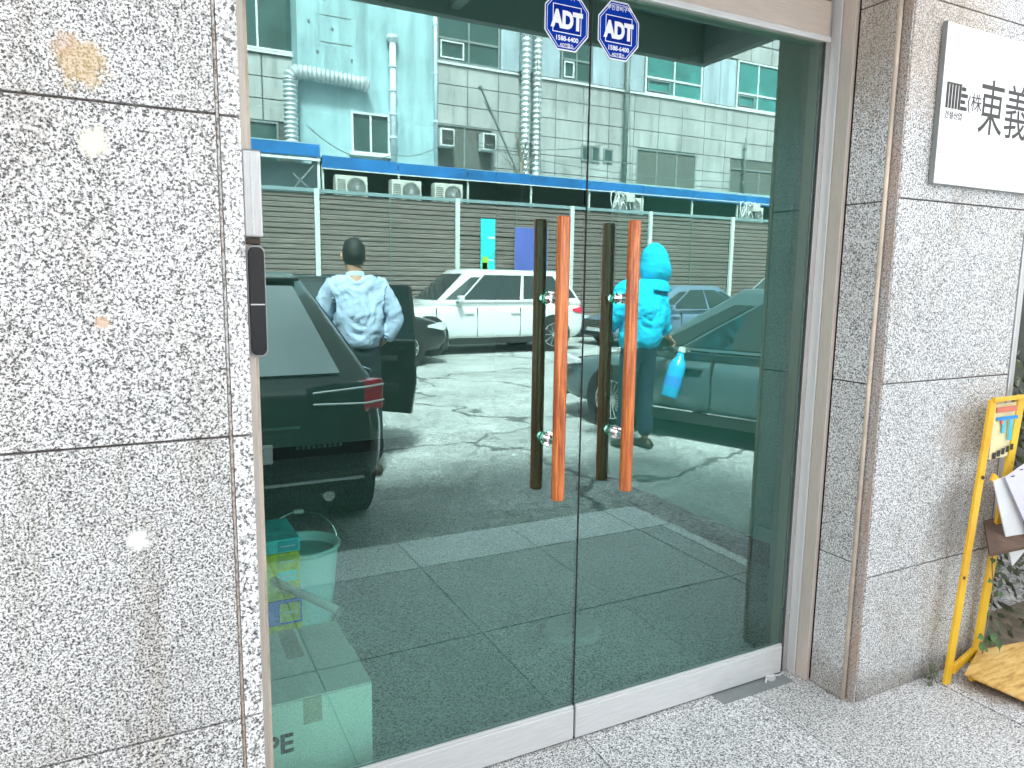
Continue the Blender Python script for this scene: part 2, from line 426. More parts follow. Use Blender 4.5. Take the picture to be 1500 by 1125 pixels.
# ================================================================== our building's facade
def slab_wall(name, label, xcols, zrows, ysurf, mat, thick=.035, gap=.0045):
    root = thing(name, label, "wall", ((xcols[0]+xcols[-1])/2, ysurf, 0))
    cx0 = root.location.x
    b = MB(); b.box(xcols[0]-cx0, xcols[-1]-cx0, thick*.45, .26, 0, zrows[-1]); b.obj("mortar_backing", M['joint'], root)
    for i in range(len(xcols)-1):
        for j in range(len(zrows)-1):
            b = MB(); b.box(xcols[i]+gap/2-cx0, xcols[i+1]-gap/2-cx0, 0, thick, zrows[j]+gap/2, zrows[j+1]-gap/2)
            b.obj("granite_slab", mat, root, bevel=.0025)
    return root
wl = slab_wall("granite_wall", "speckled white granite wall left of the glass doors with a tan stain", [-4.2, -3.2, -2.12, -1.036], [0, .525, 1.160, 1.805, 2.415, 3.1], -.28, M['granite'])
# narrow granite trim slabs at the left door jamb
tr = thing("granite_pilaster", "narrow vertical granite strip between left wall joint and door frame", "pilaster", (-1.01, -.28, 0))
b = MB(); b.box(-.022, .016, .018, .25, 0, 3.1); b.obj("mortar_backing", M['joint'], tr)
b = MB(); b.box(-.027, -.022, .004, .02, 0, 3.1); b.obj("rusty_joint", M['granite_rust'], tr)
for z0, z1 in ((0, .525), (.525, 1.160), (1.160, 1.805), (1.805, 2.415), (2.415, 3.1)):
    b = MB(); b.box(-.0205, .018, .002, .24, z0+.002, z1-.003); b.obj("granite_slab", M['granite_trim'], tr, bevel=.002)
wr = slab_wall("granite_wall", "speckled white granite wall right of the doors carrying the white sign", [1.028, 1.76], [0, .47, 1.160, 1.775, 2.40, 3.1], -.278, M['granite'])
b = MB(); b.box(1.020-1.394, 1.0268-1.394, .001, .036, 0, 3.1); b.obj("rusty_slab_edge", M['granite_rust'], wr)
b = MB(); b.box(1.76-1.394, 1.79-1.394, -.006, .25, 0, 3.1); b.obj("steel_end_trim", M['steel'], wr, bevel=.003)
# return (side of the door recess)
rt = thing("granite_jamb", "darker speckled granite side of the door recess, right of the steel frame", "wall", (1.0, -.17, 0))
b = MB(); b.box(.012, .10, -.06, .17, 0, 3.1); b.obj("mortar_backing", M['joint_dark'], rt)
for z0, z1 in ((0, .52), (.52, 1.157), (1.157, 1.765), (1.765, 2.40), (2.40, 3.1)):
    b = MB(); b.box(0, .03, -.068, .068, z0+.002, z1-.002); b.obj("granite_slab", M['granite_side'], rt, bevel=.002)
b = MB(); b.tube([(.004, -.074, 0), (.004, -.074, 3.1)], .0075, 8); b.obj("sealant_bead", M['sealant'], rt, smooth=True)
# recess at the far right: dim back wall with ivy behind the rack
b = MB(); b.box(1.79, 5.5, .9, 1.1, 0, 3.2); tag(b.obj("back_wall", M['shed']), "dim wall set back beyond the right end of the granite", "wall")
# upper wall over the header, above the picture
b = MB(); b.box(-1.0, 1.02, -.05, .15, 2.56, 3.1); tag(b.obj("lintel_wall", M['granite_trim']), "granite lintel above the door header", "wall")

b = MB(); b.box(-9, 1.79, .30, 7, 3.1, 5.1); tag(b.obj("upper_shade_mass", M['granite_trim']), "unseen block added above the entrance, height set to shade the near yard", "building")  # added unseen mass, its height set by how far it shades the yard
b = MB(); b.box(-9, 1.79, -.27, .299, 3.11, 5.1); tag(b.obj("upper_shade_front", M['granite_trim']), "unseen front of the added shading block above the canopy", "wall")  # front of the added mass, shaped for the same yard shade
# ---- canopy
cn = thing("entrance_canopy", "dark flat canopy over the entrance, seen mirrored at the top of the doors", "canopy", (0, -.5, 2.42))
b = MB(); b.box(-4.2, 1.039, -.22, -.18, 0, .26); b.obj("front_fascia", M['soffit'], cn, bevel=.004)
b = MB(); b.box(.999, 1.039, -.178, .22, 0, .26); b.obj("side_fascia", M['soffit'], cn, bevel=.004)
b = MB(); b.box(-4.2, 1.06, -.25, .21, .262, .36); b.obj("roof_slab", M['soffit_line'], cn)
b = MB(); b.box(0, .46, -.176, .20, .15, .165); sp = b.obj("soffit_panel", M['soffit'], cn, bevel=.003); sp.location = (.53, 0, 0)
for k in range(1, 10): inst("soffit_panel", sp, cn, (.53-.47*k, 0, 0))
b = MB(); b.box(-.17, -.13, -.176, .20, .02, .148); b.obj("cross_beam", M['soffit_line'], cn, bevel=.003)

# ================================================================== door frame
fr = thing("door_frame", "stainless and champagne door frame set in the granite recess", "door frame", (0, 0, 0))
b = MB(); b.box(-.987, -.950, -.045, .06, 0, 2.56); b.obj("left_jamb", M['tan'], fr, bevel=.003)
b = MB(); b.box(-.9498, -.9415, -.030, .05, 0, 2.3); b.obj("left_jamb_lip", M['sealant'], fr)
b = MB(); b.box(.957, .978, -.008, .06, 0, 2.56); b.obj("right_jamb_inner", M['steel'], fr, bevel=.002)
b = MB(); b.box(.979, .9985, -.045, .06, 0, 2.56); b.obj("right_jamb_step", M['rail'], fr, bevel=.002)
b = MB(); b.box(.983, .9995, -.098, -.047, 0, 2.56); b.obj("right_jamb_cover", M['tan'], fr, bevel=.002)
b = MB(); b.box(-.945, .944, -.035, .05, 2.312, 2.44); b.obj("header_cover", M['tan_h'], fr, bevel=.012, seg=3)
b = MB(); b.box(-.945, .940, -.042, -.0355, 2.304, 2.322); b.obj("header_drip_edge", M['rail'], fr, bevel=.002)
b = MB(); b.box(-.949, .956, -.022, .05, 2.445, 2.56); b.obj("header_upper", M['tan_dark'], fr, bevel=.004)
b = MB(); b.tube([(.953, -.02, .245), (.953, -.02, .255)], .004, 8); b.obj("jamb_screw", M['chrome'], fr)

# floor spring plate by the right jamb
fp = thing("floor_hinge_plate", "dull metal floor hinge cover at the foot of the right door leaf", "hinge plate", (.77, -.035, 0))
b = MB(); b.box(-.18, .17, -.045, .03, -.01, .0015); b.obj("cover_plate", M['winframe_dark'], fp, bevel=.001)
b = MB()
for k in range(6): b.tube([(.10+.012*math.cos(k), .005+.010*math.sin(k), .0016), (.10+.012*math.cos(k), .005+.010*math.sin(k), .006+.003*k)], .012-.001*k, 10)
b.tube([(.06, -.01, .004), (.09, .012, .012), (.14, .0, .008), (.17, .012, .004)], .004, 6)
b.obj("pivot_screws", M['rail'], fp)

# ================================================================== glass doors
def sticker(parent, cx_, cz_, R_=.078):
    Y = -.0068
    def octo(rad, y, d, mat, nm, par):
        poly = [(cx_+rad*math.cos(PI/8+k*PI/4), y, cz_+rad*1.12*math.sin(PI/8+k*PI/4)) for k in range(8)]
        q = MB(); q.prism(poly, (0, -d, 0)); return q.obj(nm, mat, par)
    root = octo(R_, Y, .0005, M['sticker_white'], "sticker", parent)
    octo(R_*.955, Y-.0006, .0002, M['sticker_blue'], "blue_field", root)
    octo(R_*.90, Y-.0009, .0001, M['sticker_white'], "white_line", root)
    octo(R_*.88, Y-.0011, .0001, M['sticker_blue'], "blue_field", root)
    h = R_*.60
    q = MB(); q.box(cx_-h, cx_+h, Y-.0014, Y-.0013, cz_-h*.74, cz_+h*.86); q.obj("white_line", M['sticker_white'], root)
    q = MB(); q.box(cx_-h*.95, cx_+h*.95, Y-.0017, Y-.0016, cz_-h*.69, cz_+h*.81); q.obj("logo_field", M['sticker_deep'], root)
    text_mesh("lettering", "ADT", R_*.78, M['sticker_white'], root, facing(cx_, Y-.002, cz_-h*.42), .0002, R_*.045, 'CENTER', .80)
    text_mesh("lettering", "무인경비구역", R_*.20, M['sticker_white'], root, facing(cx_, Y-.0018, cz_+R_*.72), .0001, .0002, 'CENTER')
    text_mesh("lettering", "1588-6400", R_*.225, M['sticker_white'], root, facing(cx_, Y-.0018, cz_-R_*.70), .0001, .0004, 'CENTER')
    text_mesh("lettering", "ADT캡스", R_*.15, M['sticker_white'], root, facing(cx_, Y-.0018, cz_-R_*.90), .0001, .0002, 'CENTER')
    return root
def leaf(sgn, label):
    root = thing("glass_door", label, "door", (0, 0, 0), 0, "pair of glass entrance doors")
    x0, x1 = (.003, .942) if sgn > 0 else (-.945, -.003)
    b = MB(); b.mi = 1; b.box(x0, x1, -.006, .006, .118, 2.32)
    b.b.faces.ensure_lookup_table()
    for fc in b.b.faces:
        n_ = fc.normal if fc.normal.length else None
        c_ = fc.calc_center_median()
        if abs(c_.y+.006) < 1e-5: fc.material_index = 0
        elif abs(c_.y-.006) < 1e-5: fc.material_index = 1
        else: fc.material_index = 2
    b.obj("glass_pane", [M['glass_coat'], M['glass_back'], M['glass_edge']], root)
    rx0, rx1 = (.004, .936) if sgn > 0 else (-.944, -.004)
    b = MB(); b.box(rx0, rx1, -.019, .019, .006, .112); b.obj("bottom_rail", M['rail'], root, bevel=.003)
    b = MB(); b.box(rx0, rx1, -.0165, -.0062, .1125, .122); b.obj("glazing_bead", M['rail'], root, bevel=.002)
    b = MB(); b.box(rx0, rx1, -.012, .012, .001, .0055); b.obj("brush_seal", M['rubber'], root)
    if sgn < 0:
        b = MB(); b.box(-.0025, .0025, -.007, .007, .02, 2.31); b.obj("meeting_seal", M['rubber'], root)
    hx = .1165*sgn if sgn < 0 else .129
    z0, z1 = .846, 1.672
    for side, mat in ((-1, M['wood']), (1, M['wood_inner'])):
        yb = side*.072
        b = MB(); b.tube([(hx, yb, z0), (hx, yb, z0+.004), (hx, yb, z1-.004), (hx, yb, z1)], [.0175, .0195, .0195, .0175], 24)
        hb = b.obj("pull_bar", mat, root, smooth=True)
        for e in hb.data.polygons:
            if len(e.vertices) > 6: e.use_smooth = False
        for zz in (1.02, 1.44):
            b = MB()
            b.tube([(hx, side*.0065, zz), (hx, side*.010, zz)], .021, 16)
            b.tube([(hx, side*.010, zz), (hx, side*.026, zz), (hx, side*.03, zz), (hx, side*.034, zz), (hx, side*.058, zz)], [.012, .012, .017, .012, .011], 16)
            b.obj("standoff", M['chrome'], hb, smooth=False)
    return root
dl = leaf(-1, "left glass door leaf with orange wooden pull bar and blue octagonal sticker")
dr = leaf(1, "right glass door leaf with orange pull bar, hinged beside the steel jamb")
sticker(dl, -.082, 2.215); sticker(dr, .094, 2.215)

# ---- access control on the left jamb
ac = thing("door_lock_box", "silver lock cover box on the left jamb above the black reader", "lock box", (-.945, -.03, 1.58))
b = MB(); b.box(-.022, .020, -.030, .02, .002, .20); b.obj("cover", M['steel'], ac, bevel=.004)
b = MB(); b.box(-.026, -.0225, -.022, .018, 0, .202); b.obj("back_plate", M['grey_plastic'], ac, bevel=.001)
b = MB(); b.box(-.004, .001, -.0315, -.0302, .01, .19); b.obj("fold_line", M['rail'], ac)
b = MB(); b.box(-.018, .014, -.025, .015, -.014, 0); b.obj("cable_entry", M['leather'], ac, bevel=.002)
rd = thing("card_reader", "tall rounded black card reader on the left jamb below the silver box", "card reader", (-.944, -.03, 1.30))
b = MB()
pr = [(-.021+.042*t_, 0) for t_ in (0, 1)]
poly = []
for cx_, cz_, a0 in ((.006, .018, -90), (.006, .248, 0), (-.006, .248, 90), (-.006, .018, 180)):
    for k in range(6):
        a = math.radians(a0+18*k); poly.append((cx_+.015*math.cos(a), 0, cz_+.016*math.sin(a)))
b.prism([(p[0], -.030, p[2]) for p in poly], (0, .045, 0)); b.obj("housing", M['grey_plastic'], rd, bevel=.003)
b = MB(); b.prism([(p[0]*.86, -.0315, .133+(p[2]-.133)*.965) for p in poly], (0, -.005, 0)); b.obj("front_panel", M['black_plastic'], rd, bevel=.002)
b = MB(); b.box(-.016, .016, -.0380, -.0366, .125, .128); b.obj("seam", M['rail'], rd)

# ================================================================== sign board
sg = thing("sign_board", "white company sign with black Chinese lettering on the right granite wall", "sign", (1.98, -.281, 2.085))
b = MB(); b.box(-.812, .80, -.0165, -.001, -.255, .25); b.obj("panel", M['sign_white'], sg, bevel=.003)
b = MB(); b.box(-.8145, -.8125, -.0175, -.001, -.257, .252); b.box(-.8155, .80, -.0175, -.001, -.257, -.2555); b.obj("metal_edge", M['winframe_dark'], sg)
b = MB(); b.box(-.808, .79, -.0172, -.0162, -.158, -.1555); b.obj("seam", M['grey_plastic'], sg)
b = MB()      # striped emblem
X0 = 1.206-1.98; Z0 = 2.070-2.085
for k in range(5): b.box(X0-.014+k*.0165, X0-.003+k*.0165, -.0178, -.0163, Z0+.002, Z0+.078)
for k in range(4): b.box(X0+.066, X0+.100-(k % 2)*.012, -.0178, -.0163, Z0+.002+k*.0205, Z0+.014+k*.0205)
b.box(X0-.014, X0+.066, -.0178, -.0163, Z0+.078, Z0+.083); b.obj("emblem", M['ink'], sg)
text_mesh("lettering", "건설산업", .026, M['ink'], sg, facing(X0-.015, -.0168, Z0-.028), .0005, .0003)
text_mesh("lettering", "(株)", .062, M['ink'], sg, facing(X0+.100, -.0168, Z0+.012), .0005, .0)
text_mesh("lettering", "東義", .195, M['ink'], sg, facing(X0+.165, -.0168, Z0-.045), .0006, .0, sx=.76)

# ================================================================== yellow rack
rk = thing("display_rack", "chipped yellow metal rack holding papers against the right granite wall", "rack", (1.7, -.34, 0))
def R3(x, y, z): return (x-1.7, y+.34, z)
def bar(name, p, q, w_=.036, d_=.012, mat='yellow', up=(0, 1, 0)):
    b = MB(); b.bar(R3(*p), R3(*q), w_, d_, up); return b.obj(name, M[mat], rk, bevel=.0015)
bar("post", (1.452, -.345, 0), (1.540, -.352, 1.085)); bar("post", (1.69, -.306, 0), (1.752, -.335, 1.09), .045)
bar("post", (2.25, -.345, 0), (2.30, -.352, 1.085)); bar("post", (2.45, -.306, 0), (2.48, -.335, 1.09), .045)
bar("top_rail", (1.53, -.360, 1.088), (2.30, -.360, 1.088), .014, .014)
bar("side_rail", (1.54, -.352, 1.080), (1.752, -.335, 1.083), .012, .02)
bar("foot_rail", (1.475, -.350, .055), (1.70, -.30, .058), .014, .034, up=(0, 0, 1))
bar("brace", (1.565, -.365, .800), (1.86, -.385, .60), .030, .010)
bar("brace", (1.84, -.392, .625), (1.98, -.40, .35), .030, .010)
b = MB(); b.prism([R3(*p) for p in ((1.60, -.392, .80), (1.82, -.40, .88), (2.05, -.42, .64), (1.83, -.41, .50))], (0, .004, 0)); b.obj("paper_sheet", M['paper_lilac'], rk)
b = MB(); b.prism([R3(*p) for p in ((1.56, -.375, .785), (1.66, -.378, .80), (1.83, -.385, .50), (1.74, -.38, .43))], (0, .004, 0)); b.obj("paper_sheet", M['paper'], rk)
b = MB()
for k in range(3): b.box(*[v-o for v, o in ((1.63+k*.05, 1.7), (1.65+k*.05, 1.7))], -.058, -.056, .800+k*.02, .803+k*.02)
tag(b.obj("print_marks", M['ink'], rk), kind="stuff")
b = MB(); b.prism([R3(*p) for p in ((1.565, -.348, .86), (1.695, -.34, .86), (1.73, -.335, 1.065), (1.565, -.348, 1.065))], (0, .003, 0)); b.obj("poster", M['poster_cream'], rk)
b = MB(); b.box(-.125, .005, -.0125, -.0105, 1.035, 1.055); b.box(-.09, -.075, -.0125, -.0105, .99, 1.01); b.obj("poster_red_print", M['poster_red'], rk)
b = MB(); b.box(-.12, .015, -.0128, -.0108, 1.005, 1.018); b.obj("poster_blue_print", M['poster_blue'], rk)
b = MB(); b.box(-.08, -.062, -.0122, -.0102, .955, 1.003); b.box(-.035, -.014, -.0122, -.0102, .925, 1.003); b.obj("poster_cyan_print", M['poster_cyan'], rk)
b = MB()
for k in range(5): b.box(-.12+k*.027, -.103+k*.027, -.0125, -.0105, .862+.006*k, .885+.006*k)
b.obj("poster_dark_print", M['ink'], rk)
b = MB(); b.prism([R3(*p) for p in ((1.50, -.42, .535), (1.66, -.30, .60), (2.4, -.30, .60), (2.4, -.44, .515))], (0, 0, -.014)); b.obj("shelf", M['brown_shelf'], rk, bevel=.002)
b = MB(); b.prism([R3(*p) for p in ((1.49, -.385, .055), (1.70, -.312, .065), (2.35, -.40, .045), (2.3, -.70, .022), (1.56, -.585, .028))], (0, 0, -.010)); b.obj("base_board", M['board'], rk, bevel=.002)
b = MB(); b.bar(R3(1.53, -.385, .028), R3(2.3, -.50, .035), .014, .03); b.obj("base_rail", M['yellow'], rk, bevel=.001)
for p in ((1.478, -.352, .42), (1.52, -.357, .80)):
    b = MB(); b.tube([R3(*p), R3(p[0], p[1]-.004, p[2])], .007, 8); b.obj("bolt", M['leather'], rk)
bar("lower_panel_bar", (1.70, -.32, .50), (2.4, -.32, .50), .02, .012, 'brown_shelf')

# ivy creeping up the rack
def leaves(name, label, cat, pts, size, mat, root_loc, stems=None, kind=None, per=1):
    root = thing(name, label, cat, root_loc)
    if stems:
        b = MB()
        for st in stems: b.tube([Vector(p)-Vector(root_loc) for p in st], .0022, 5)
        b.obj("stem", M['bark'], root)
    for p, sz in pts:
        b = MB()
        nrm = Vector((random.uniform(-.5, .3), -1, random.uniform(0, .9))).normalized()
        a = nrm.orthogonal().normalized(); a.rotate(Matrix.Rotation(random.uniform(0, 6.28), 3, nrm)); c = nrm.cross(a)
        o_ = Vector(p)-Vector(root_loc)
        sh = [(0, 0), (.35, .42), (.12, .95), (0, 1.25), (-.12, .95), (-.35, .42)]
        sh = [(0, 0), (.5, .12), (.42, .55), (.15, .8), (0, 1.2), (-.15, .8), (-.42, .55), (-.5, .12)]
        vs = [b.b.verts.new(o_+a*x*sz+c*y*sz+nrm*(.18*abs(x)*sz)) for x, y in sh]
        mid = b.b.verts.new(o_+c*.5*sz-nrm*.04*sz)
        for i in range(len(vs)): b._f([vs[i], vs[(i+1) % len(vs)], mid])
        b.obj("leaf", mat, root, smooth=True)
    return root
pts = []
for k in range(9): pts.append(((1.675+random.uniform(-.05, .05), -.345-random.uniform(0, .04), .10+random.uniform(0, .07)), random.uniform(.022, .04)))
for k in range(12): t_ = k/11; pts.append(((1.70+.035*math.sin(k*1.9), -.345, .16+.37*t_), random.uniform(.012, .026)))
leaves("ivy_plant", "green ivy climbing the rear post of the yellow rack", "plant", pts, .03, M['leaf'], (1.68, -.33, 0),
       [[(1.70, -.33, 0), (1.67, -.345, .12), (1.71, -.34, .30), (1.68, -.335, .45), (1.70, -.335, .56)], [(1.67, -.345, .12), (1.62, -.36, .14)]])
pts = [((1.42+random.uniform(-.045, .05), -.30-random.uniform(0, .05), .01+random.uniform(0, .07)), random.uniform(.014, .028)) for k in range(16)]
leaves("weed", "small weed tuft at the foot of the rack's front post", "plant", pts, .03, M['leaf_dull'], (1.42, -.31, 0), [[(1.42, -.31, 0), (1.41, -.32, .05)]])
# foliage mass behind the rack
b = MB(); rnd = random.Random(3)
for k in range(5200):
    p = Vector((rnd.uniform(1.80, 4.2), rnd.uniform(-.26, .8), rnd.uniform(0, 1)**1.3*1.15)); n_ = Vector((rnd.uniform(-1, 1), rnd.uniform(-1, .2), rnd.uniform(-.3, 1))).normalized()
    a = n_.orthogonal().normalized()*rnd.uniform(.015, .03); c = n_.cross(a)
    b.quad(p-a, p+c*.5, p+a, p-c*.5)
tag(b.obj("hedge_foliage", M['leaf_dull']), "dull green shrubbery behind the rack, past the wall end", "shrub", kind='stuff')

# ================================================================== inside the lobby
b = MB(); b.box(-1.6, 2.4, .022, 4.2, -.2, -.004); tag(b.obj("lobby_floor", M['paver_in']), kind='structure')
rm = thing("lobby_wall", "dim lobby walls and ceiling behind the green glass", "wall", (0, 2, 0))
b = MB(); b.box(-1.7, 1.80, 2.201, 2.3, -.004, 2.8); b.obj("back_wall", M['room_wall'], rm)
b = MB(); b.box(-1.7, -1.6, -1.9, 2.2, -.004, 2.8); b.obj("side_wall", M['room_wall'], rm)
b = MB(); b.box(1.72, 1.80, -1.9, 2.2, -.004, 2.8); b.obj("side_wall", M['room_wall'], rm)
b = MB(); b.box(1.7160, 1.7195, -1.75, .28, .12, 2.7); b.obj("teal_wall_panel", M['room_teal'], rm)
b = MB(); b.box(1.705, 1.7195, -1.75, .3, -.002, .12); b.obj("skirting", M['room_dark'], rm)
b = MB(); b.box(-1.7, 1.8, -1.9, 2.3, 2.801, 2.9); b.obj("ceiling", M['room_wall'], rm)
b = MB(); b.box(-1.6, 1.715, 2.185, 2.199, -.002, .10); b.obj("skirting", M['room_dark'], rm)
b = MB(); b.box(1.08, 1.70, -1.9, -1.8, -.004, 2.8); b.obj("front_wall", M['room_wall'], rm)
b = MB(); b.box(-1.6, -1.0, -1.9, -1.8, -.004, 2.8); b.obj("front_wall", M['room_wall'], rm)
# carton close to the glass
cb = thing("carton", "large pale cardboard carton just inside the left door leaf, marked PE", "box", (-.80, .30, 0))
b = MB(); b.box(-.20, .160, -.205, .24, 0, .305); b.obj("carton_body", M['card'], cb, bevel=.004)
b = MB(); b.box(-.04, .012, -.2055, .24, .3052, .3062); b.box(-.04, .012, -.2065, -.2053, .23, .3065); b.obj("packing_tape", M['tape'], cb)
b = MB(); b.prism([(-.2, -.203, .307), (.158, -.203, .307), (.158, .02, .313), (-.2, .02, .313)], (0, 0, .003)); b.obj("flap", M['card'], cb)
text_mesh("lettering", "PE", .080, M['ink'], cb, facing(-.150, -.2062, .160), .0005, .002)
# bucket
bk = thing("bucket", "pale blue plastic bucket with raised wire handle behind the carton", "bucket", (-.63, 1.20, 0))
b = MB(); n = 32
rr = [(.115, 0), (.118, .01), (.148, .33), (.148, .345), (.160, .347), (.160, .36), (.146, .36), (.142, .34), (.112, .02)]
b.loft([[(q*math.cos(2*PI*k/n), q*math.sin(2*PI*k/n), z) for k in range(n)] for q, z in rr]); b.obj("bucket_body", M['bucket'], bk, smooth=True)
b = MB(); b.loft([[(q*math.cos(2*PI*k/n), q*math.sin(2*PI*k/n), z) for k in range(n)] for q, z in ((.1405, .32), (.113, .022))]); b.obj("bucket_lining", M['bucket_in'], bk, smooth=True)
b = MB(); b.tube([(.155*math.cos(a), .05*math.sin(a)+.02, .35+.13*math.sin(a)) for a in [PI*k/14 for k in range(15)]], .003, 6); b.obj("handle", M['chrome'], bk)
b = MB(); b.tube([(.02, .07, .478), (-.02, .07, .481)], .010, 8); b.obj("grip", M['winframe'], bk)
# stack of packages (each a thing)
def pack(nm, lab, z0, h, w_, mat, rz=0, extra=None, dx=0):
    t = thing(nm, lab, "package", (-.87+dx, 1.02, z0), rz, "packages stacked beside the bucket")
    b = MB(); b.box(-w_/2, w_/2, -.12, .14, .001, h-.001); b.obj("wrapping", M[mat], t, bevel=.003)
    if extra:
        b = MB(); b.box(w_/2-.085, w_/2-.008, -.1225, -.1202, h*.12, h*.88); b.obj("printed_panel", M[extra], t)
        b = MB(); b.box(w_/2-.075, w_/2-.02, -.1240, -.1226, h*.45, h*.53); b.obj("print_line", M['paper'], t)
    return t
pack("package", "olive package at the bottom of the stack by the bucket", 0, .10, .36, 'box_olive', 0, 'poster_cyan')
pack("package", "yellowish package directly under the royal blue one", .10, .05, .35, 'box_yellow', .02, None)
pack("package", "royal blue package in the middle of the stack", .15, .10, .35, 'box_royal', -.02, 'box_olive', .005)
pack("package", "olive and yellow package above the royal blue one", .25, .07, .35, 'box_olive', .01, 'box_yellow')
pack("package", "yellow package with cyan label near the top of the stack", .32, .055, .355, 'box_yellow', 0, 'box_blue', -.004)
pack("package", "bright yellow package just under the teal one", .375, .065, .35, 'box_yellow', -.02, 'box_olive')
pack("package", "teal package on top of the stack by the bucket", .44, .055, .35, 'box_blue', .03, 'poster_cyan')
# rolled umbrella / tube leaning
tb = thing("rolled_tube", "short white tube lying between the carton and the bucket", "tube", (-.66, .80, 0))
b = MB(); b.tube([(-.14, .10, .34), (.06, -.12, .27)], .016, 12); b.obj("tube_body", M['winframe'], tb, smooth=True)
b = MB(); b.tube([(.06, -.12, .27), (.068, -.129, .267)], .018, 12); b.obj("tube_cap", M['grey_plastic'], tb)
# round stand base in the lobby
st = thing("floor_stand", "round dark base of a stand on the lobby floor behind the door gap", "stand", (.38, .62, 0))
b = MB(); b.tube([(0, 0, 0), (0, 0, .015), (0, 0, .028)], [.13, .13, .11], 28); b.obj("base", M['grey_plastic'], st, bevel=.003)
b = MB(); b.tube([(0, 0, .028), (0, 0, .05)], .02, 14); b.obj("socket", M['steel'], st)

# ================================================================== across the yard: fence
FY = -15.0
fn = thing("plank_fence", "tall weathered brown plank fence with pale posts, mirrored across the yard", "fence", (8, FY, 0))
posts = [-4.5, -1.05, 2.37, 5.80, 9.1, 11.7, 14.8, 18.0, 21.2]
b = MB(); b.box(-.055, .055, .0, .09, 0, 3.50); pst = b.obj("post", M['post'], fn, bevel=.01); pst.location = (posts[0]-8, .03, 0)
for x in posts[1:]: inst("post", pst, fn, (x-8, .03, 0))
b = MB(); rings = []
b.loft([[(x, y, z) for y, z in ((0, 0), (.012, .008), (.036, .016), (.036, .090), (.012, .108), (0, .110))] for x in (0, 1)]); plk = b.obj("plank", M['plank'], fn)
first = True
for i in range(len(posts)-1):
    a, c = posts[i], posts[i+1]; mid = (a+c)/2
    for j in range(30):
        for x0, x1 in (((a, c),) if j % 1 else ((a+.06, c-.06),)):
            z = j*.1135; dy = random.uniform(-.014, .014)
            if first: o = plk; o.location = (x0-8, -.02+dy, z); first = False
            else: o = inst("plank", plk, fn, (x0-8, -.02+dy, z))
            o.scale = (x1-x0, 1, 1)
for i in range(len(posts)-1):
    mid = (posts[i]+posts[i+1])/2
    b = MB(); b.box(mid-8-.018, mid-8+.018, .012, .05, 0, 3.42); b.obj("joint_cover", M['pipe_dark'], fn)
b = MB(); b.box(-12.5, 13.2, -.03, .06, 3.42, 3.50); b.obj("coping", M['roof_sheet'], fn, bevel=.005)
b = MB(); b.box(-12.5, 13.2, -.12, -.055, 0, 3.4); b.obj("fence_backing", M['shed'], fn)

# boards on the fence
bd = thing("banner_board", "tall turquoise banner board with lime mark on the fence, above the white car", "banner", (6.62, FY+.10, 0))
b = MB(); b.box(-.20, .20, 0, .02, 1.0, 3.04); b.obj("board_face", M['board_cyan'], bd, bevel=.004)
b = MB(); b.box(-.17, -.02, .021, .026, 1.55, 1.95); b.box(-.15, .0, .021, .026, 1.72, 2.1); b.obj("lime_mark", M['lime'], bd)
b = MB(); b.box(.0, .18, .021, .025, 2.55, 2.6); b.box(-.1, .17, .021, .025, 2.0, 2.03); b.obj("print_line", M['paper'], bd)
bd = thing("notice_board", "indigo rectangular board on the fence to the right of the turquoise banner", "board", (7.85, FY+.10, 0))
b = MB(); b.box(-.46, .50, 0, .02, 1.3, 2.86); b.obj("board_face", M['board_blue'], bd, bevel=.004)
b = MB(); b.box(-.475, .515, .001, .012, 1.285, 2.875); b.obj("board_edge", M['winframe_dark'], bd)

# ================================================================== shed roof with blue fascia and AC units
sh = thing("lean_to_roof", "long lean-to roof with blue fascia behind the fence, mirrored mid-height", "roof", (10.5, -17, 0))
for i in range(9):
    x0, x1 = 2.86+i*1.95, 2.86+(i+1)*1.95-.02
    b = MB(); b.box(x0-10.5, x1-10.5, .47, .50, 4.20-i*.012, 4.50-i*.012); b.obj("fascia_board", M['blue'], sh, bevel=.004)
    b = MB(); b.prism([(x0-10.5, .46, 4.44-i*.012), (x1-10.5, .46, 4.44-i*.012), (x1-10.5, -1.0, 4.72), (x0-10.5, -1.0, 4.72)], (0, 0, .02)); b.obj("roof_sheet", M['roof_sheet'], sh)
    b = MB(); b.box(x0-10.5, x0-10.5+.05, .40, .45, 3.3, 4.30); b.obj("roof_post", M['post'], sh)
b = MB(); b.box(2.86-10.5, 20.4-10.5, .502, .512, 4.175, 4.20); b.obj("drip_edge", M['winframe'], sh)
b = MB(); b.box(2.86-10.5, 20.4-10.5, -.75, -.70, 0, 4.5); b.obj("shed_wall", M['shed'], sh)
b = MB(); b.box(2.86-10.5, 20.4-10.5, -.60, .45, 3.38, 3.44); b.obj("service_shelf", M['roof_sheet'], sh)
sh2 = thing("lean_to_roof", "nearer lean-to roof at the far left with blue edge and pale gutter", "roof", (.5, -16, 0))
b = MB(); b.box(-4.0, 2.12, .35, .39, 4.30, 4.58); b.obj("fascia_board", M['blue'], sh2, bevel=.004)
b = MB(); b.box(-4.0, 2.12, .33, .40, 4.20, 4.26); b.obj("gutter", M['winframe'], sh2, bevel=.006)
b = MB(); b.prism([(-4.0, .34, 4.28), (2.12, .34, 4.28), (2.12, -1.4, 4.9), (-4.0, -1.4, 4.9)], (0, 0, .02)); b.obj("roof_sheet", M['roof_sheet'], sh2)
b = MB(); b.box(-4.0, 2.12, -.1, -.05, 0, 4.2); b.obj("shed_wall", M['roof_sheet'], sh2)
b = MB(); b.box(2.06, 2.12, .30, .35, 3.3, 4.3); b.obj("roof_post", M['winframe'], sh2)
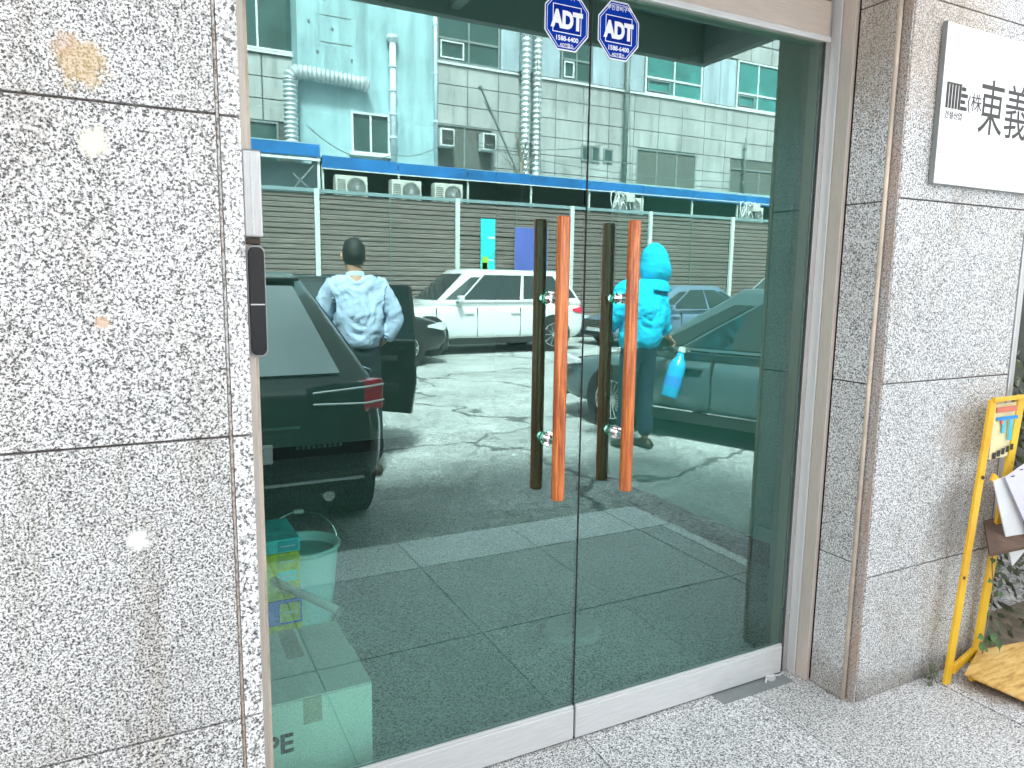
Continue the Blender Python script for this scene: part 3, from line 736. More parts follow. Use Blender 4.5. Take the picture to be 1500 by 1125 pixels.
b = MB(); b.bar((2.09, .33, 4.25), (1.5, .33, 3.55), .03, .03); b.bar((1.9, .33, 3.55), (1.5, .33, 3.9), .03, .03); b.obj("bracket", M['winframe_dark'], sh2)

def ac_unit(label):
    t = thing("air_conditioner", label, "air conditioner", (0, 0, 0), 0, "outdoor air conditioner units under the lean-to roof")
    b = MB(); b.box(-.40, .40, -.16, .14, .04, .60); b.obj("casing", M['ac'], t, bevel=.015)
    b = MB(); b.tube([(.12, .141, .32), (.12, .150, .32)], .235, 28); b.obj("fan_recess", M['ac_dark'], t)
    b = MB()
    for rr_ in (.06, .11, .16, .21):
        b.tube([(.12+rr_*math.cos(2*PI*k/24), .155, .32+rr_*math.sin(2*PI*k/24)) for k in range(25)], .004, 5)
    for k in range(8): a = k*PI/8; b.bar((.12-.22*math.cos(a), .158, .32-.22*math.sin(a)), (.12+.22*math.cos(a), .158, .32+.22*math.sin(a)), .006, .006)
    b.obj("fan_grille", M['winframe'], t)
    b = MB()
    for k in range(8): b.box(-.36, -.16, .141, .145, .12+k*.05, .14+k*.05)
    b.obj("vent_slot", M['ac_dark'], t)
    b = MB(); b.box(-.34, -.28, -.12, .12, 0, .04); b.box(.28, .34, -.12, .12, 0, .04); b.obj("foot", M['trim'], t)
    return t
a0 = ac_unit("first outdoor unit from the left, beside the pale post")
locs = [(3.55, 'first outdoor air conditioner from the left, under the lean-to roof'), (4.98, 'second outdoor air conditioner from the left, fan facing the yard'),
        (6.15, 'third outdoor air conditioner, right above the pale fence post'), (12.05, 'outdoor air conditioner between the two pull bars, with pipes'), (17.1, 'outdoor air conditioner at the far right end of the lean-to roof')]
for i, (x, lab) in enumerate(locs):
    o = a0 if i == 0 else copy_tree(a0)
    o.location = (x, -16.5, 3.445); o['label'] = lab
for nm, lab, x in (("pipe_bundle", "tangled white refrigerant pipes around the unit between the pull bars", 12.0), ("pipe_bundle", "tangled pipes by the unit at the far right of the lean-to", 17.1)):
    t = thing(nm, lab, "pipes", (x, -16.25, 3.44))
    b = MB()
    for k in range(5):
        ph = k*1.3
        b.tube([(-.7+.15*k+.1*math.sin(ph+j), .05*math.cos(ph*j), .12+.62*abs(math.sin(.5*j+ph))) for j in range(8)], .018, 6)
    b.obj("pipe", M['winframe'], t, smooth=True)
    b = MB(); b.box(-.22, .08, -.05, .06, .45, .68); b.obj("junction_box", M['ac'], t, bevel=.01)

# ================================================================== buildings across
def window(par, x0, x1, z0, z1, y, glass='winglass', frame='winframe', split=2, lower=0, d=.05):
    b = MB(); fw = .055
    b.box(x0, x1, y, y+d, z0, z0+fw); b.box(x0, x1, y, y+d, z1-fw, z1); b.box(x0, x0+fw, y, y+d, z0+fw, z1-fw); b.box(x1-fw, x1, y, y+d, z0+fw, z1-fw)
    for k in range(1, split):
        xm = x0+(x1-x0)*k/split; b.box(xm-.025, xm+.025, y, y+d*.8, z0+fw, z1-fw)
    if lower: b.box(x0+fw, x1-fw, y, y+d*.9, z0+lower-.03, z0+lower+.03)
    wf = b.obj("window", M[frame], par)
    b = MB(); b.box(x0+.01, x1-.01, y-.04, y+.012, z0+.01, z1-.01); b.obj("pane", M[glass], wf)
    if lower:
        b = MB(); a_, c_ = x0+.10, x0+(x1-x0)*.42
        for q in ((a_, c_, z0+.09, z0+.13), (a_, c_, z0+lower-.1, z0+lower-.06), (a_, a_+.04, z0+.13, z0+lower-.1), (c_-.04, c_, z0+.13, z0+lower-.1)): b.box(q[0], q[1], y+.02, y+.06, q[2], q[3])
        b.obj("sash", M['winframe_dark' if frame == 'winframe' else 'winframe'], wf)
    return wf
BY = -18.0
tb_ = thing("clad_building", "pale panel-clad building with teal windows and two flexible ducts, mirrored upper right", "building", (14, BY, 0))
b = MB(); b.box(6.36-14, 24-14, -6, -.03, 0, 13); b.obj("wall_core", M['panel_gap'], tb_)
zr = [4.3, 4.83, 5.36, 5.90, 6.45, 7.0, 7.53]
colx = [6.40+k*.98 for k in range(19)]
b = MB(); b.box(.012, .968, -.03, 0, .012, .528); pn = b.obj("cladding_panel", M['panel'], tb_); pn.location = (colx[0]-14, 0, -20)
holes = [(6.36, 8.2, 4.6, 5.95), (13.4, 15.9, 4.6, 5.90), (17.45, 19.6, 4.6, 5.60), (11.25, 11.60, 5.28, 5.78), (11.62, 11.95, 5.28, 5.78), (12.08, 12.45, 5.30, 5.74)]
used_first = False
def put_panel(x0, x1, z0, z1, mat=None):
    global used_first
    if not used_first and mat is None: o = pn; used_first = True; o.location = (x0-14, 0, z0)
    else: o = inst("cladding_panel", pn if mat is None else mat, tb_, (x0-14, 0, z0))
    o.scale = ((x1-x0)/.98, 1, (z1-z0)/.54)
for i in range(18):
    for j in range(6):
        x0, x1, z0, z1 = colx[i], colx[i+1], zr[j], zr[j+1]
        segs = [(x0, x1)]
        for h in holes[:3]:
            if z0 < h[3]-.1 and z1 > h[2]+.1:
                ns = []
                for a_, c_ in segs:
                    if c_ <= h[0] or a_ >= h[1]: ns.append((a_, c_)); continue
                    if a_ < h[0]-.05: ns.append((a_, h[0]))
                    if c_ > h[1]+.05: ns.append((h[1], c_))
                segs = ns
        for a_, c_ in segs: put_panel(a_, c_, z0, z1)
bb = MB(); bb.box(.012, .968, -.03, 0, .012, .528); pb = bb.obj("cladding_panel", M['panel_blue'], tb_); pb.location = (8.42-14, 0, 7.60); pb.scale = (.62/.98, 1, 1.6/.54)
bands = [(9.06, 9.70), (9.70, 10.42), (11.60, 12.25), (12.25, 12.85), (12.87, 13.58), (16.05, 16.80), (16.80, 17.52), (19.6, 20.3)]
for a_, c_ in bands: inst("cladding_panel", pb, tb_, (a_-14, 0, 7.60), ((c_-a_)/.98, 1, 1.6/.54))
for k in range(18): put_panel(colx[k], colx[k+1], 9.22, 9.78)
for k in range(18): put_panel(colx[k], colx[k+1], 9.80, 10.36)
for k in range(18): put_panel(colx[k], colx[k+1], 10.38, 10.94)
b = MB(); b.box(6.40-14, 24-14, -.03, .05, 7.535, 7.595); b.obj("sill_band", M['winframe'], tb_)
for (x0, x1) in ((6.44, 8.38), (10.46, 11.56)): window(tb_, x0-14, x1-14, 7.60, 9.2, -.02, 'winglass', 'winframe_dark', 2, .62)
for (x0, x1) in ((13.62, 16.0), (17.56, 19.55)): window(tb_, x0-14, x1-14, 7.60, 9.2, -.02, 'winglass_lit', 'winframe', 2, .52)
window(tb_, 6.38-14, 8.2-14, 4.6, 5.93, -.05, 'winglass', 'winframe_dark', 2)
window(tb_, 13.4-14, 15.9-14, 4.6, 5.88, -.05, 'winglass_lit', 'winframe_dark', 3)
window(tb_, 17.45-14, 19.6-14, 4.6, 5.58, -.05, 'winglass_lit', 'winframe_dark', 3)
for (x0, x1, z0, z1) in holes[3:]: window(tb_, x0-14, x1-14, z0, z1, .01, 'winglass', 'winframe_dark', 1, 0, .03)
for x0, z0 in ((6.42, 5.25), (7.72, 5.25)):
    b = MB(); b.box(x0-14, x0-14+.42, .01, .35, z0, z0+.48); b.obj("window_unit", M['winframe'], tb_, bevel=.02)
    b = MB(); b.box(x0-14+.04, x0-14+.38, .351, .36, z0+.05, z0+.43); b.obj("window_unit_grille", M['ac_dark'], tb_)

lb = thing("clad_building", "grey tiled building with dark windows at the far left of the glass", "building", (0, BY-.6, 0))
b = MB(); b.box(-7, 2.9, -6, -.03, 0, 13); b.obj("wall_core", M['panel_gap'], lb)
for i in range(9):
    for j in range(3):
        x0 = 1.85-i*1.0+.0
        o = inst("cladding_panel", pn, lb, (x0-.02, 0, 5.1+.55+j*.55-.05)); o.scale = (.99/.98, 1, .545/.54)
for i in range(9):
    x0 = 1.85-i; o = inst("cladding_panel", pn, lb, (x0-.02, 0, 9.2)); o.scale = (.99/.98, 1, 1.5/.54)
for k, (x0, x1) in enumerate(((.75, 2.75), (-1.6, .5), (-4, -2))): window(lb, x0, x1, 7.35, 9.15, -.02, 'winglass', 'winframe', 2, .0)
for k, (x0, x1) in enumerate(((.6, 2.2), (-1.6, .4))): window(lb, x0, x1, 4.4, 5.58, -.02, 'winglass', 'winframe_dark', 2, .0)
b = MB(); b.box(-7, 2.85, -.03, .06, 7.27, 7.33); b.obj("sill_band", M['winframe'], lb)

cb_ = thing("rendered_building", "turquoise rendered building with small white window, mirrored upper left", "building", (4.4, BY+.15, 0))
b = MB(); b.box(2.60-4.4, 6.30-4.4, -6, 0, 0, 14); b.obj("wall", M['cyan_wall'], cb_, bevel=.02)
window(cb_, 3.94-4.4, 5.0-4.4, 4.85, 5.92, .005, 'winglass', 'winframe', 2, 0, .07)
b = MB(); b.box(3.88-4.4, 5.06-4.4, .002, .12, 4.79, 4.85); b.obj("window_sill", M['winframe'], cb_)
b = MB()
for x, z in ((2.9, 8.0), (3.1, 7.3), (3.5, 7.9), (4.0, 7.2), (3.3, 8.6)): b.tube([(x-4.4, .002, z), (x-4.4, .02, z)], .035, 8)
b.obj("anchor_hole", M['pipe_dark'], cb_)
b = MB(); b.box(3.2-4.4, 4.0-4.4, .001, .008, 8.2, 8.215); b.box(3.2-4.4, 4.0-4.4, .001, .008, 7.55, 7.565); b.obj("hairline_crack", M['pipe_dark'], cb_)

def corr(pts, rad, step=.13, amp=.10):
    """ribbed flexible duct along a polyline with smooth bends"""
    P = [Vector(p) for p in pts]; fine = []
    for a_, c_ in zip(P, P[1:]):
        L_ = (c_-a_).length; k_ = max(1, int(L_/step*2))
        for k in range(k_): fine.append(a_.lerp(c_, k/k_))
    fine.append(P[-1])
    return fine, [rad*(1+(amp if i % 2 else -amp)) for i in range(len(fine))]
def arc(c, r_, a0_, a1_, n_=7):
    return [(c[0]+r_*math.cos(math.radians(a0_+(a1_-a0_)*k/n_)), c[1], c[2]+r_*math.sin(math.radians(a0_+(a1_-a0_)*k/n_))) for k in range(n_+1)]
t = thing("flexible_duct", "silver ribbed duct bending from vertical to horizontal on the turquoise building", "duct", (2.35, -17.6, 4.3))
pts = [(0, 0, .35), (0, 0, 2.15)]+arc((.22, 0, 2.15), .22, 180, 90)+[(.5, 0, 2.37), (1.9, -.02, 2.30)]
fn_, rd_ = corr(pts, .165, .11, .12); b = MB(); b.tube(fn_, rd_, 16); b.obj("duct_hose", M['duct'], t, smooth=False)
b = MB(); b.tube([(1.9, -.02, 2.30), (1.96, -.05, 2.29)], .20, 16); b.box(.0, .05, -.2, .0, 1.6, 1.65); b.obj("wall_collar", M['duct'], t)
for x, lab in ((9.12, "left one of the two tall ribbed ducts on the panel building"), (9.50, "right one of the two tall ribbed ducts on the panel building")):
    t = thing("flexible_duct", lab, "duct", (x, -17.72, 4.6), 0, "paired tall ducts")
    fn_, rd_ = corr([(0, 0, 0), (.0, 0, 5.2)], .135, .15, .12); b = MB(); b.tube(fn_, rd_, 14); b.obj("duct_hose", M['duct'], t, smooth=False)
    b = MB()
    for z in (1.0, 3.0, 4.6): b.box(-.16, .16, -.25, -.02, z, z+.04)
    b.obj("wall_clamp", M['winframe_dark'], t)
def dpipe(x, y, z0, z1, rad, mat, lab, hopper=False):
    t = thing("downpipe", lab, "pipe", (x, y, z0))
    b = MB(); b.tube([(0, 0, 0), (0, 0, z1-z0)], rad, 12); b.obj("pipe", M[mat], t, smooth=True)
    b = MB()
    for k in range(1, 5): zz = (z1-z0)*k/5; b.tube([(0, 0, zz), (0, 0, zz+.05)], rad*1.3, 12); b.box(-.02, .02, -.15, -rad, zz, zz+.04)
    b.obj("pipe_bracket", M[mat], t)
    if hopper: b = MB(); b.tube([(0, 0, z1-z0), (0, 0, z1-z0+.12), (0, 0, z1-z0+.2)], [rad, rad*1.9, rad*1.9], 12); b.obj("hopper_head", M[mat], t)
dpipe(5.08, -17.72, 4.7, 7.75, .085, 'pipe', "pale downpipe beside the small white window on the turquoise wall", True)
dpipe(6.33, -17.80, 4.6, 11, .055, 'pipe', "thin pipe down the corner where turquoise and panel buildings meet")
dpipe(12.80, -17.80, 4.2, 9.6, .075, 'pipe_dark', "dark downpipe on the panel building right of the door gap")
dpipe(18.0, -17.85, 4.6, 6.6, .04, 'pipe_dark', "short thin dark pipe at the right end of the panel building")

# cables strung along the facades
t = thing("overhead_cable", "thin dark cables sagging across the facades above the blue fascia", "cable", (3, -17.4, 5.0))
b = MB()
for (xa, za, xb, zb_, sag) in ((-.3, .35, 1.9, -.2, .35), (1.9, -.15, 3.3, .2, .15), (3.4, .5, 9.0, .8, .30), (3.4, .42, 15.5, .1, .35), (6.3, 3.2, 6.5, -.3, .0), (9.6, 2.6, 9.75, -.2, .05)):
    b.tube([(xa+(xb-xa)*k/14, 0, za+(zb_-za)*k/14-sag*4*(k/14)*(1-k/14)) for k in range(15)], .013, 5)
b.obj("cable", M['pipe_dark'], t)
# bare tree and slanting pole
t = thing("bare_tree", "leafless young tree in front of the panel building, above the blue fascia", "tree", (8.75, -17.2, 0))
b = MB(); b.tube([(0, 0, 0), (.05, 0, 2.5), (-.02, 0, 4.9)], [.07, .05, .035], 8); b.obj("trunk", M['bark'], t, smooth=True)
b = MB(); rnd = random.Random(5)
def twig(p, d, L_, rad, lev):
    e = p+d*L_; b.tube([p, p.lerp(e, .5)+Vector((rnd.uniform(-.03, .03), 0, .03)), e], [rad, rad*.8, rad*.5], 5)
    if lev:
        for k in range(3):
            nd = (d+Vector((rnd.uniform(-.6, .6), rnd.uniform(-.3, .3), rnd.uniform(-.1, .5)))).normalized(); twig(p.lerp(e, rnd.uniform(.4, 1)), nd, L_*.62, rad*.6, lev-1)
for k in range(6): twig(Vector((0, 0, 4.2+.12*k)), Vector((rnd.uniform(-.7, .5), 0, 1)).normalized(), .55, .025, 2)
b.obj("branches", M['bark'], t)
t = thing("leaning_pole", "thin dark pole slanting across the panel building toward the bare tree", "pole", (8.9, -17.3, 4.2))
b = MB(); b.tube([(0, 0, 0), (-1.4, 0, 2.6)], .03, 8); b.tube([(-.9, 0, 1.67), (-1.35, .05, 2.3)], .018, 6); b.obj("pole_shaft", M['pipe_dark'], t)
b = MB(); b.tube([(-1.4, 0, 2.6), (-1.46, 0, 2.68)], .06, 8); b.obj("pole_cap", M['pipe_dark'], t)

# ================================================================== cars
def car(label, loc, rz, L=4.6, W=1.86, H=1.68, pm='white_paint', style='suv', rear_open=False, group=None, spokes=5, detail=False):
    root = thing("parked_car", label, "car", loc, rz, group)
    P = M[pm]; h = W/2; k = H/1.68
    if style == 'suv':
        T = [(0, .80, .42, .86), (.008, .88, .33, 1.00), (.03, .95, .27, 1.05), (.10, .99, .24, 1.06), (.25, 1, .22, 1.05), (.5, 1, .21, 1.03), (.68, 1, .22, 1.01), (.74, .99, .22, 1.00), (.86, .965, .23, .95), (.94, .92, .25, .87), (.985, .82, .30, .76), (1.0, .70, .36, .64)]
        gb = (.005, .115, .60, .765, .97, .80)    # rear base, rear roof, front roof, front base fractions
        beltz, roofz = 1.0*k, H
        rb, rt_, ft, fb = .015, .10, .60, .76
    else:
        T = [(0, .78, .42, .84), (.008, .86, .32, .99), (.04, .94, .25, 1.03), (.14, .99, .22, 1.02), (.3, 1, .20, .98), (.5, 1, .19, .96), (.68, 1, .20, .95), (.75, .99, .2, .94), (.87, .955, .21, .86), (.94, .90, .22, .78), (.985, .80, .26, .68), (1.0, .68, .32, .56)]
        beltz, roofz = .95*k, H
        rb, rt_, ft, fb = .06, .26, .56, .76
    if detail: T = [(a_, b_, c_+.07, d_) for a_, b_, c_, d_ in T]
    if detail and style == 'suv': rb, rt_, roofz = .02, .24, H
    rings = []
    for t_, ww, zb, zt in T:
        y = -L/2+L*t_; w_ = h*ww; zb *= k; zt *= k; hh = zt-zb
        half = [(0, zb-.02), (w_*.80, zb-.015), (w_*.965, zb+.06), (w_*.995, zb+.30*hh), (w_*1.0, zb+.52*hh), (w_*.985, zb+.72*hh), (w_*.965, zb+.86*hh), (w_*.90, zb+.955*hh), (w_*.55, zb+.995*hh), (0, zb+1.01*hh)]
        ring = [(x, y, z) for x, z in half]+[(-x, y, z) for x, z in half[-2:0:-1]]
        rings.append(ring)
    b = MB(); b.loft(rings); b.obj("body", P, root, smooth=True, sub=1)
    # cabin shell
    yb = lambda t_: -L/2+L*t_
    wb, wt = h*.955, h*.72
    if style == 'suv': rt_y, wb_r = yb(rt_), h*.90
    else: rt_y, wb_r = yb(rt_), h*.88
    def loop(q):   # q 0 at belt, 1 at roof edge
        z = beltz+(roofz-.035-beltz)*q; w_m = wb+(wt-wb)*q
        yr = yb(rb)+(rt_y-yb(rb))*q; yf = yb(fb)+(yb(ft)-yb(fb))*q
        wr_ = wb_r+(wt*.93-wb_r)*q; wf_ = h*.86+(wt*.95-h*.86)*q
        return [(-wr_, yr, z), (-w_m, yr+.35, z), (-w_m, yf-.45, z), (-wf_, yf, z), (0, yf+.06, z), (wf_, yf, z), (w_m, yf-.45, z), (w_m, yr+.35, z), (wr_, yr, z), (0, yr-.03, z)]
    lp = [[(x*.92, y*.97, z-.14) for x, y, z in loop(0)], loop(0), loop(1.0)]
    top = [(x*.86, y*.93+.0*L, roofz) for x, y, z in loop(1)]
    b = MB(); b.loft([lp[0], lp[1], lp[2], top]); b.obj("roof_shell", P, root, bevel=.045, seg=4, smooth=True)
    # windows laid 6 mm proud of the shell
    A, B = loop(0), loop(1)
    def pane(i, j, u0, u1, v0, v1, nm, sh=0.0, sk=0):
        a0_, a1_, b0_, b1_ = Vector(A[i]), Vector(A[j]), Vector(B[i]), Vector(B[j])
        def pt(u_, v_): return a0_.lerp(a1_, u_).lerp(b0_.lerp(b1_, u_), v_)
        q = [pt(u0, v0), pt(u1, v0), pt(u1-sk, v1), pt(u0+sh, v1)]
        n_ = (q[1]-q[0]).cross(q[3]-q[0]).normalized(); c_ = sum(q, Vector())/4
        if n_.dot(c_-Vector((0, c_.y if abs(n_.x) > .5 else 0, .8))) < 0: n_ = -n_
        b = MB(); b.prism([x+n_*.003 for x in q], n_*.007); return b.obj(nm, M['carglass'], root, bevel=.003)
    for i, j in ((1, 2), (7, 6)):
        pane(i, j, -.02, .44, .14, .88, "side_window", .03, .0); pane(i, j, .475, 1.0, .12, .88, "side_window", 0, .0)
    for i, j in ((0, 1), (8, 7)):
        pane(i, j, .25, .86, .18, .82, "quarter_window", .10, 0)
    for i, j in ((2, 3), (6, 5)): pane(i, j, .10, .80, .12, .80, "front_quarter_window", 0, .25)
    # windscreen and rear window as single bent panes
    for idx, nm, s_ in (((3, 4, 5), "windscreen", 1), ((0, 9, 8), "rear_window", -1)):
        b = MB(); rs = []
        for v in (.10, .9):
            row = [Vector(A[q]).lerp(Vector(B[q]), v) for q in idx]; c_ = row[1]; kk = .86 if not (detail and s_ < 0) else (.80 if v < .5 else .86)
            rs.append([c_.lerp(row[0], kk), c_, c_.lerp(row[2], kk)])
        off = Vector((0, s_*.008, .004)); off2 = Vector((0, s_*.014, .008))
        ring_a = [p+off for p in rs[0]]+[p+off for p in rs[1][::-1]]
        ring_b = [p+off2 for p in rs[0]]+[p+off2 for p in rs[1][::-1]]
        va = [b.b.verts.new(p) for p in ring_a]; vb = [b.b.verts.new(p) for p in ring_b]
        for ff in ((0, 1, 4, 5), (1, 2, 3, 4)): b._f([vb[x] for x in ff]); b._f([va[x] for x in ff][::-1])
        for q in range(6): b._f([va[q], va[(q+1) % 6], vb[(q+1) % 6], vb[q]])
        b.obj(nm, M['skyglass' if (detail and s_ < 0) else 'carglass'], root)
    # wheels
    wr_ = .345*k*(1.0 if style == 'suv' else .97)
    for yy in (-L/2+L*.185, L/2-L*.195):
        for s_ in (-1, 1):
            b = MB(); b.tube([(s_*(h-.24), yy, wr_+.02), (s_*(h+.004), yy, wr_+.02)], wr_*1.17, 32); b.obj("wheel_arch", M['trim'], root)
            b = MB(); b.tube([(s_*(h-.20), yy, wr_), (s_*(h-.19), yy, wr_), (s_*(h-.0), yy, wr_), (s_*(h+.014), yy, wr_)], [wr_*.9, wr_, wr_, wr_*.93], 32); wh = b.obj("wheel", M['tyre'], root)
            b = MB(); b.tube([(s_*(h+.0145), yy, wr_), (s_*(h+.018), yy, wr_)], wr_*.70, 28); b.obj("rim_dish", M['trim'], wh)
            b = MB()
            for q in range(spokes):
                a = 2*PI*q/spokes
                b.bar((s_*(h+.024), yy+.04*math.cos(a), wr_+.04*math.sin(a)), (s_*(h+.020), yy+wr_*.67*math.cos(a), wr_+wr_*.67*math.sin(a)), .012 if spokes > 8 else .045, .014, (1, 0, 0))
            b.tube([(s_*(h+.018), yy, wr_), (s_*(h+.032), yy, wr_)], .05, 14)
            b.tube([(s_*(h+.022), yy+wr_*.68*math.cos(2*PI*q/28), wr_+wr_*.68*math.sin(2*PI*q/28)) for q in range(29)], .010, 6)
            b.obj("rim", M['rim'], wh)
    # lamps, grille, bumpers
    def body_w(t_):
        for a_, c_ in zip(T, T[1:]):
            if a_[0] <= t_ <= c_[0]: return h*(a_[1]+(c_[1]-a_[1])*(t_-a_[0])/(c_[0]-a_[0]))
        return h
    for s_ in (-1, 1):
        b = MB()
        # wraps the rear corner
        zc = (.95 if detail else .86)*k; ys = [-L/2-.005, -L/2+.02, -L/2+.10, -L/2+.30]; xs_ = [s_*h*.50, s_*h*.80, s_*h*.935, s_*h*.992]
        hh = [.05, .075, .075, .03]
        if detail: hh = [.06, .088, .088, .04]
        sec = [[(x, y, zc-q), (x*.96, y+.05, zc-q), (x*.96, y+.05, zc+q*.9), (x, y, zc+q*.9)] for x, y, q in zip(xs_, ys, hh)]
        b.loft(sec[1:] if detail else sec); tl = b.obj("tail_lamp", M['red_lamp'], root, bevel=.006)
        if detail:
            b = MB(); b.loft([sec[0], [tuple(Vector(p)*1.0+Vector((0, -.001, 0))) for p in sec[1]]]); b.obj("smoked_lens", M['carglass'], tl)
        b = MB(); b.tube([(xs_[q]*1.004, ys[q]-.006, zc+hh[q]*.55) for q in range(3)], .006, 6); b.tube([(xs_[q]*1.004, ys[q]-.006, zc-hh[q]*.45) for q in range(3)], .006, 6); b.obj("chrome_line", M['chrome'], tl)
        b = MB(); zc = .74*k; ys = [L/2-.02, L/2-.055, L/2-.16, L/2-.42]; xs_ = [s_*h*.48, s_*h*.74, s_*h*.90, s_*h*.965]; hh = [.045, .065, .07, .02]
        b.loft([[(x, y+.02, zc-q), (x*.94, y-.04, zc-q), (x*.94, y-.04, zc+q), (x, y+.02, zc+q)] for x, y, q in zip(xs_, ys, hh)])
        b.obj("headlight", M['clear_lamp'], root, bevel=.006)
        # mirror
        b = MB(); my = yb(fb)-.42; b.box(s_*(h+.03) if s_ > 0 else -(h+.21), (h+.21) if s_ > 0 else -(h+.03), my-.06, my+.05, beltz+.03, beltz+.17); b.obj("side_mirror", P, root, bevel=.035, seg=3)
        b = MB(); b.bar((s_*(h-.06), my, beltz+.03), (s_*(h+.08), my, beltz+.06), .05, .03); b.obj("mirror_stalk", M['trim'], root)
        # belt chrome, sill, handles, seams
        b = MB(); b.bar((s_*(wb+.008), yb(rb)+.34, beltz+.035), (s_*(wb+.008), yb(fb)-.40, beltz+.035), .010, .018); b.obj("belt_trim", M['chrome'], root)
        b = MB(); b.box(min(s_*(h*.955), s_*(h+.004)), max(s_*(h*.955), s_*(h+.004)), -L/2+L*.185+wr_*1.2, L/2-L*.195-wr_*1.2, .20*k, .33*k); b.obj("sill", M['trim'], root, bevel=.01)
        b = MB(); b.bar((s_*(h+.007), -L*.22, .335*k), (s_*(h+.007), L*.22, .335*k), .006, .014); b.obj("sill_trim", M['chrome'], root)
        for yy in (-L*.115, L*.115):
            b = MB(); b.box(min(s_*(h-.02), s_*(h+.028)), max(s_*(h-.02), s_*(h+.028)), yy-.10, yy+.10, .80*k, .835*k); b.obj("door_handle", P if pm != 'black_paint' else M['chrome'], root, bevel=.008)
        b = MB()
        for yy in (-L*.14, L*.075, L*.27): b.box(min(s_*(h*.93), s_*(h+.0015)), max(s_*(h*.93), s_*(h+.0015)), yy-.004, yy+.004, .34*k, .92*k)
        b.obj("door_seam", M['trim'], root)
    b = MB(); b.box(-h*.50, h*.50, L/2-.05, L/2+.012, .50*k, .72*k); b.obj("grille", M['trim'], root, bevel=.02)
    b = MB()
    for q in range(3): b.box(-h*.46, h*.46, L/2+.013, L/2+.020, (.54+q*.06)*k, (.555+q*.06)*k)
    b.obj("grille_bar", M['chrome'], root)
    b = MB(); b.box(-h*.78, h*.78, L/2-.14, L/2-.005, .26*k, .40*k); b.obj("front_bumper", M['trim'], root, bevel=.03)
    b = MB(); b.box(-.26, .26, L/2+.0, L/2+.022, .40*k, .50*k); b.obj("number_plate", M['plate'], root, bevel=.003)
    b = MB(); b.box(-h*.84, h*.84, -L/2-.02, -L/2+.12, (.38 if detail else .27)*k, (.52 if detail else .46)*k); b.obj("rear_bumper", M['trim'], root, bevel=.04, seg=3)
    b = MB(); b.box(-.26, .26, -L/2-.028, -L/2-.015, .60*k, .71*k); b.obj("number_plate", M['plate'], root, bevel=.003)
    b = MB(); b.bar((-h*.78, -L/2-.024, .47*k), (h*.78, -L/2-.024, .47*k), .008, .016); b.bar((-.40, -L/2-.022, .80*k), (.40, -L/2-.022, .80*k), .008, .014); b.obj("chrome_strip", M['chrome'], root)
    if detail:
        q0 = Vector(A[9]).lerp(Vector(B[9]), .12)+Vector((0, -.03, .01)); q1 = Vector(A[8]).lerp(Vector(B[8]), .45); q1 = Vector((q1.x*.45, q1.y-.035, q1.z))
        b = MB(); b.bar(q0, q1, .018, .012); b.tube([q0, q0+Vector((0, -.012, 0))], .03, 10); b.obj("wiper", M['trim'], root)
        b = MB(); b.prism([(-wt*.90, yb(rt_)-.10, roofz-.035), (wt*.90, yb(rt_)-.10, roofz-.035), (wt*.88, yb(rt_)+.10, roofz-.004), (-wt*.88, yb(rt_)+.10, roofz-.004)], (0, 0, -.022)); b.obj("spoiler", P, root, bevel=.008)
        b = MB(); b.box(-.36, .36, -L/2-.012, -L/2+.01, .57*k, .76*k); b.obj("plate_recess", M['trim'], root, bevel=.01)
        b = MB()
        for q in range(9): b.box(-h*.66+q*.028, -h*.66+q*.028+.018, -L/2-.012, -L/2+.002, .665*k, .687*k)
        b.obj("badge", M['chrome'], root)
        b = MB()
        for s_ in (-1, 1): b.tube([(s_*h*.58, -L/2-.01, .37*k), (s_*h*.58, -L/2+.09, .37*k)], .03, 14)
        b.obj("exhaust", M['rail'], root)
    return root

def RY(ym): return -ym
# near black car, tail toward our wall
nc = car("black car parked tail toward the doors, door open beside the man in light blue", (-.90, RY(1.93+2.30), 0), PI, 4.6, 1.88, 1.53, 'black_paint', 'suv', detail=True, spokes=10)
# its open door
od_h = Vector((.14, RY(4.75), 0))
t = MB(); ca = Vector((.885, RY(4.02), 0))-od_h; L_ = ca.length; ca.normalize()
def dp(u_, z): return (od_h+ca*u_+Vector((0, 0, z)))
inv = nc.matrix_basis.inverted()
def ncl(p): return inv @ Vector(p)
dn = Vector((0, 0, 1)).cross(ca)*.05
t.prism([ncl(dp(0, .36)), ncl(dp(L_*.96, .34)), ncl(dp(L_, .60)), ncl(dp(L_, .98)), ncl(dp(0, .98))], (inv.to_3x3() @ dn)); door_o = t.obj("open_door", M['black_paint'], nc, bevel=.012)
t = MB()
fr_ = [dp(.05, .985), dp(L_*.99, .985), dp(L_*.93, 1.43), dp(.28, 1.43)]
for a_, c_ in zip(fr_[1:], fr_[2:]+fr_[:1]): t.bar(ncl(a_), ncl(c_), .03, .035)
t.obj("door_window_frame", M['trim'], nc)
t = MB(); t.prism([ncl(p-dn*.25+dn*.5) for p in fr_], inv.to_3x3() @ (dn*.1)); t.obj("door_window", M['carglass'], nc)
t = MB(); q_ = dn*1.02
for z0_, z1_ in ((.55, .60), (.80, .84)):
    t.prism([ncl(dp(.10, z0_)+q_), ncl(dp(L_*.85, z0_)+q_), ncl(dp(L_*.85, z1_)+q_), ncl(dp(.10, z1_)+q_)], inv.to_3x3() @ (dn*.3))
t.obj("door_pocket", M['trim'], nc)
t = MB(); t.prism([ncl(dp(L_*.86, .90)+q_), ncl(dp(L_*.93, .90)+q_), ncl(dp(L_*.93, .93)+q_), ncl(dp(L_*.86, .93)+q_)], inv.to_3x3() @ (dn*.3))
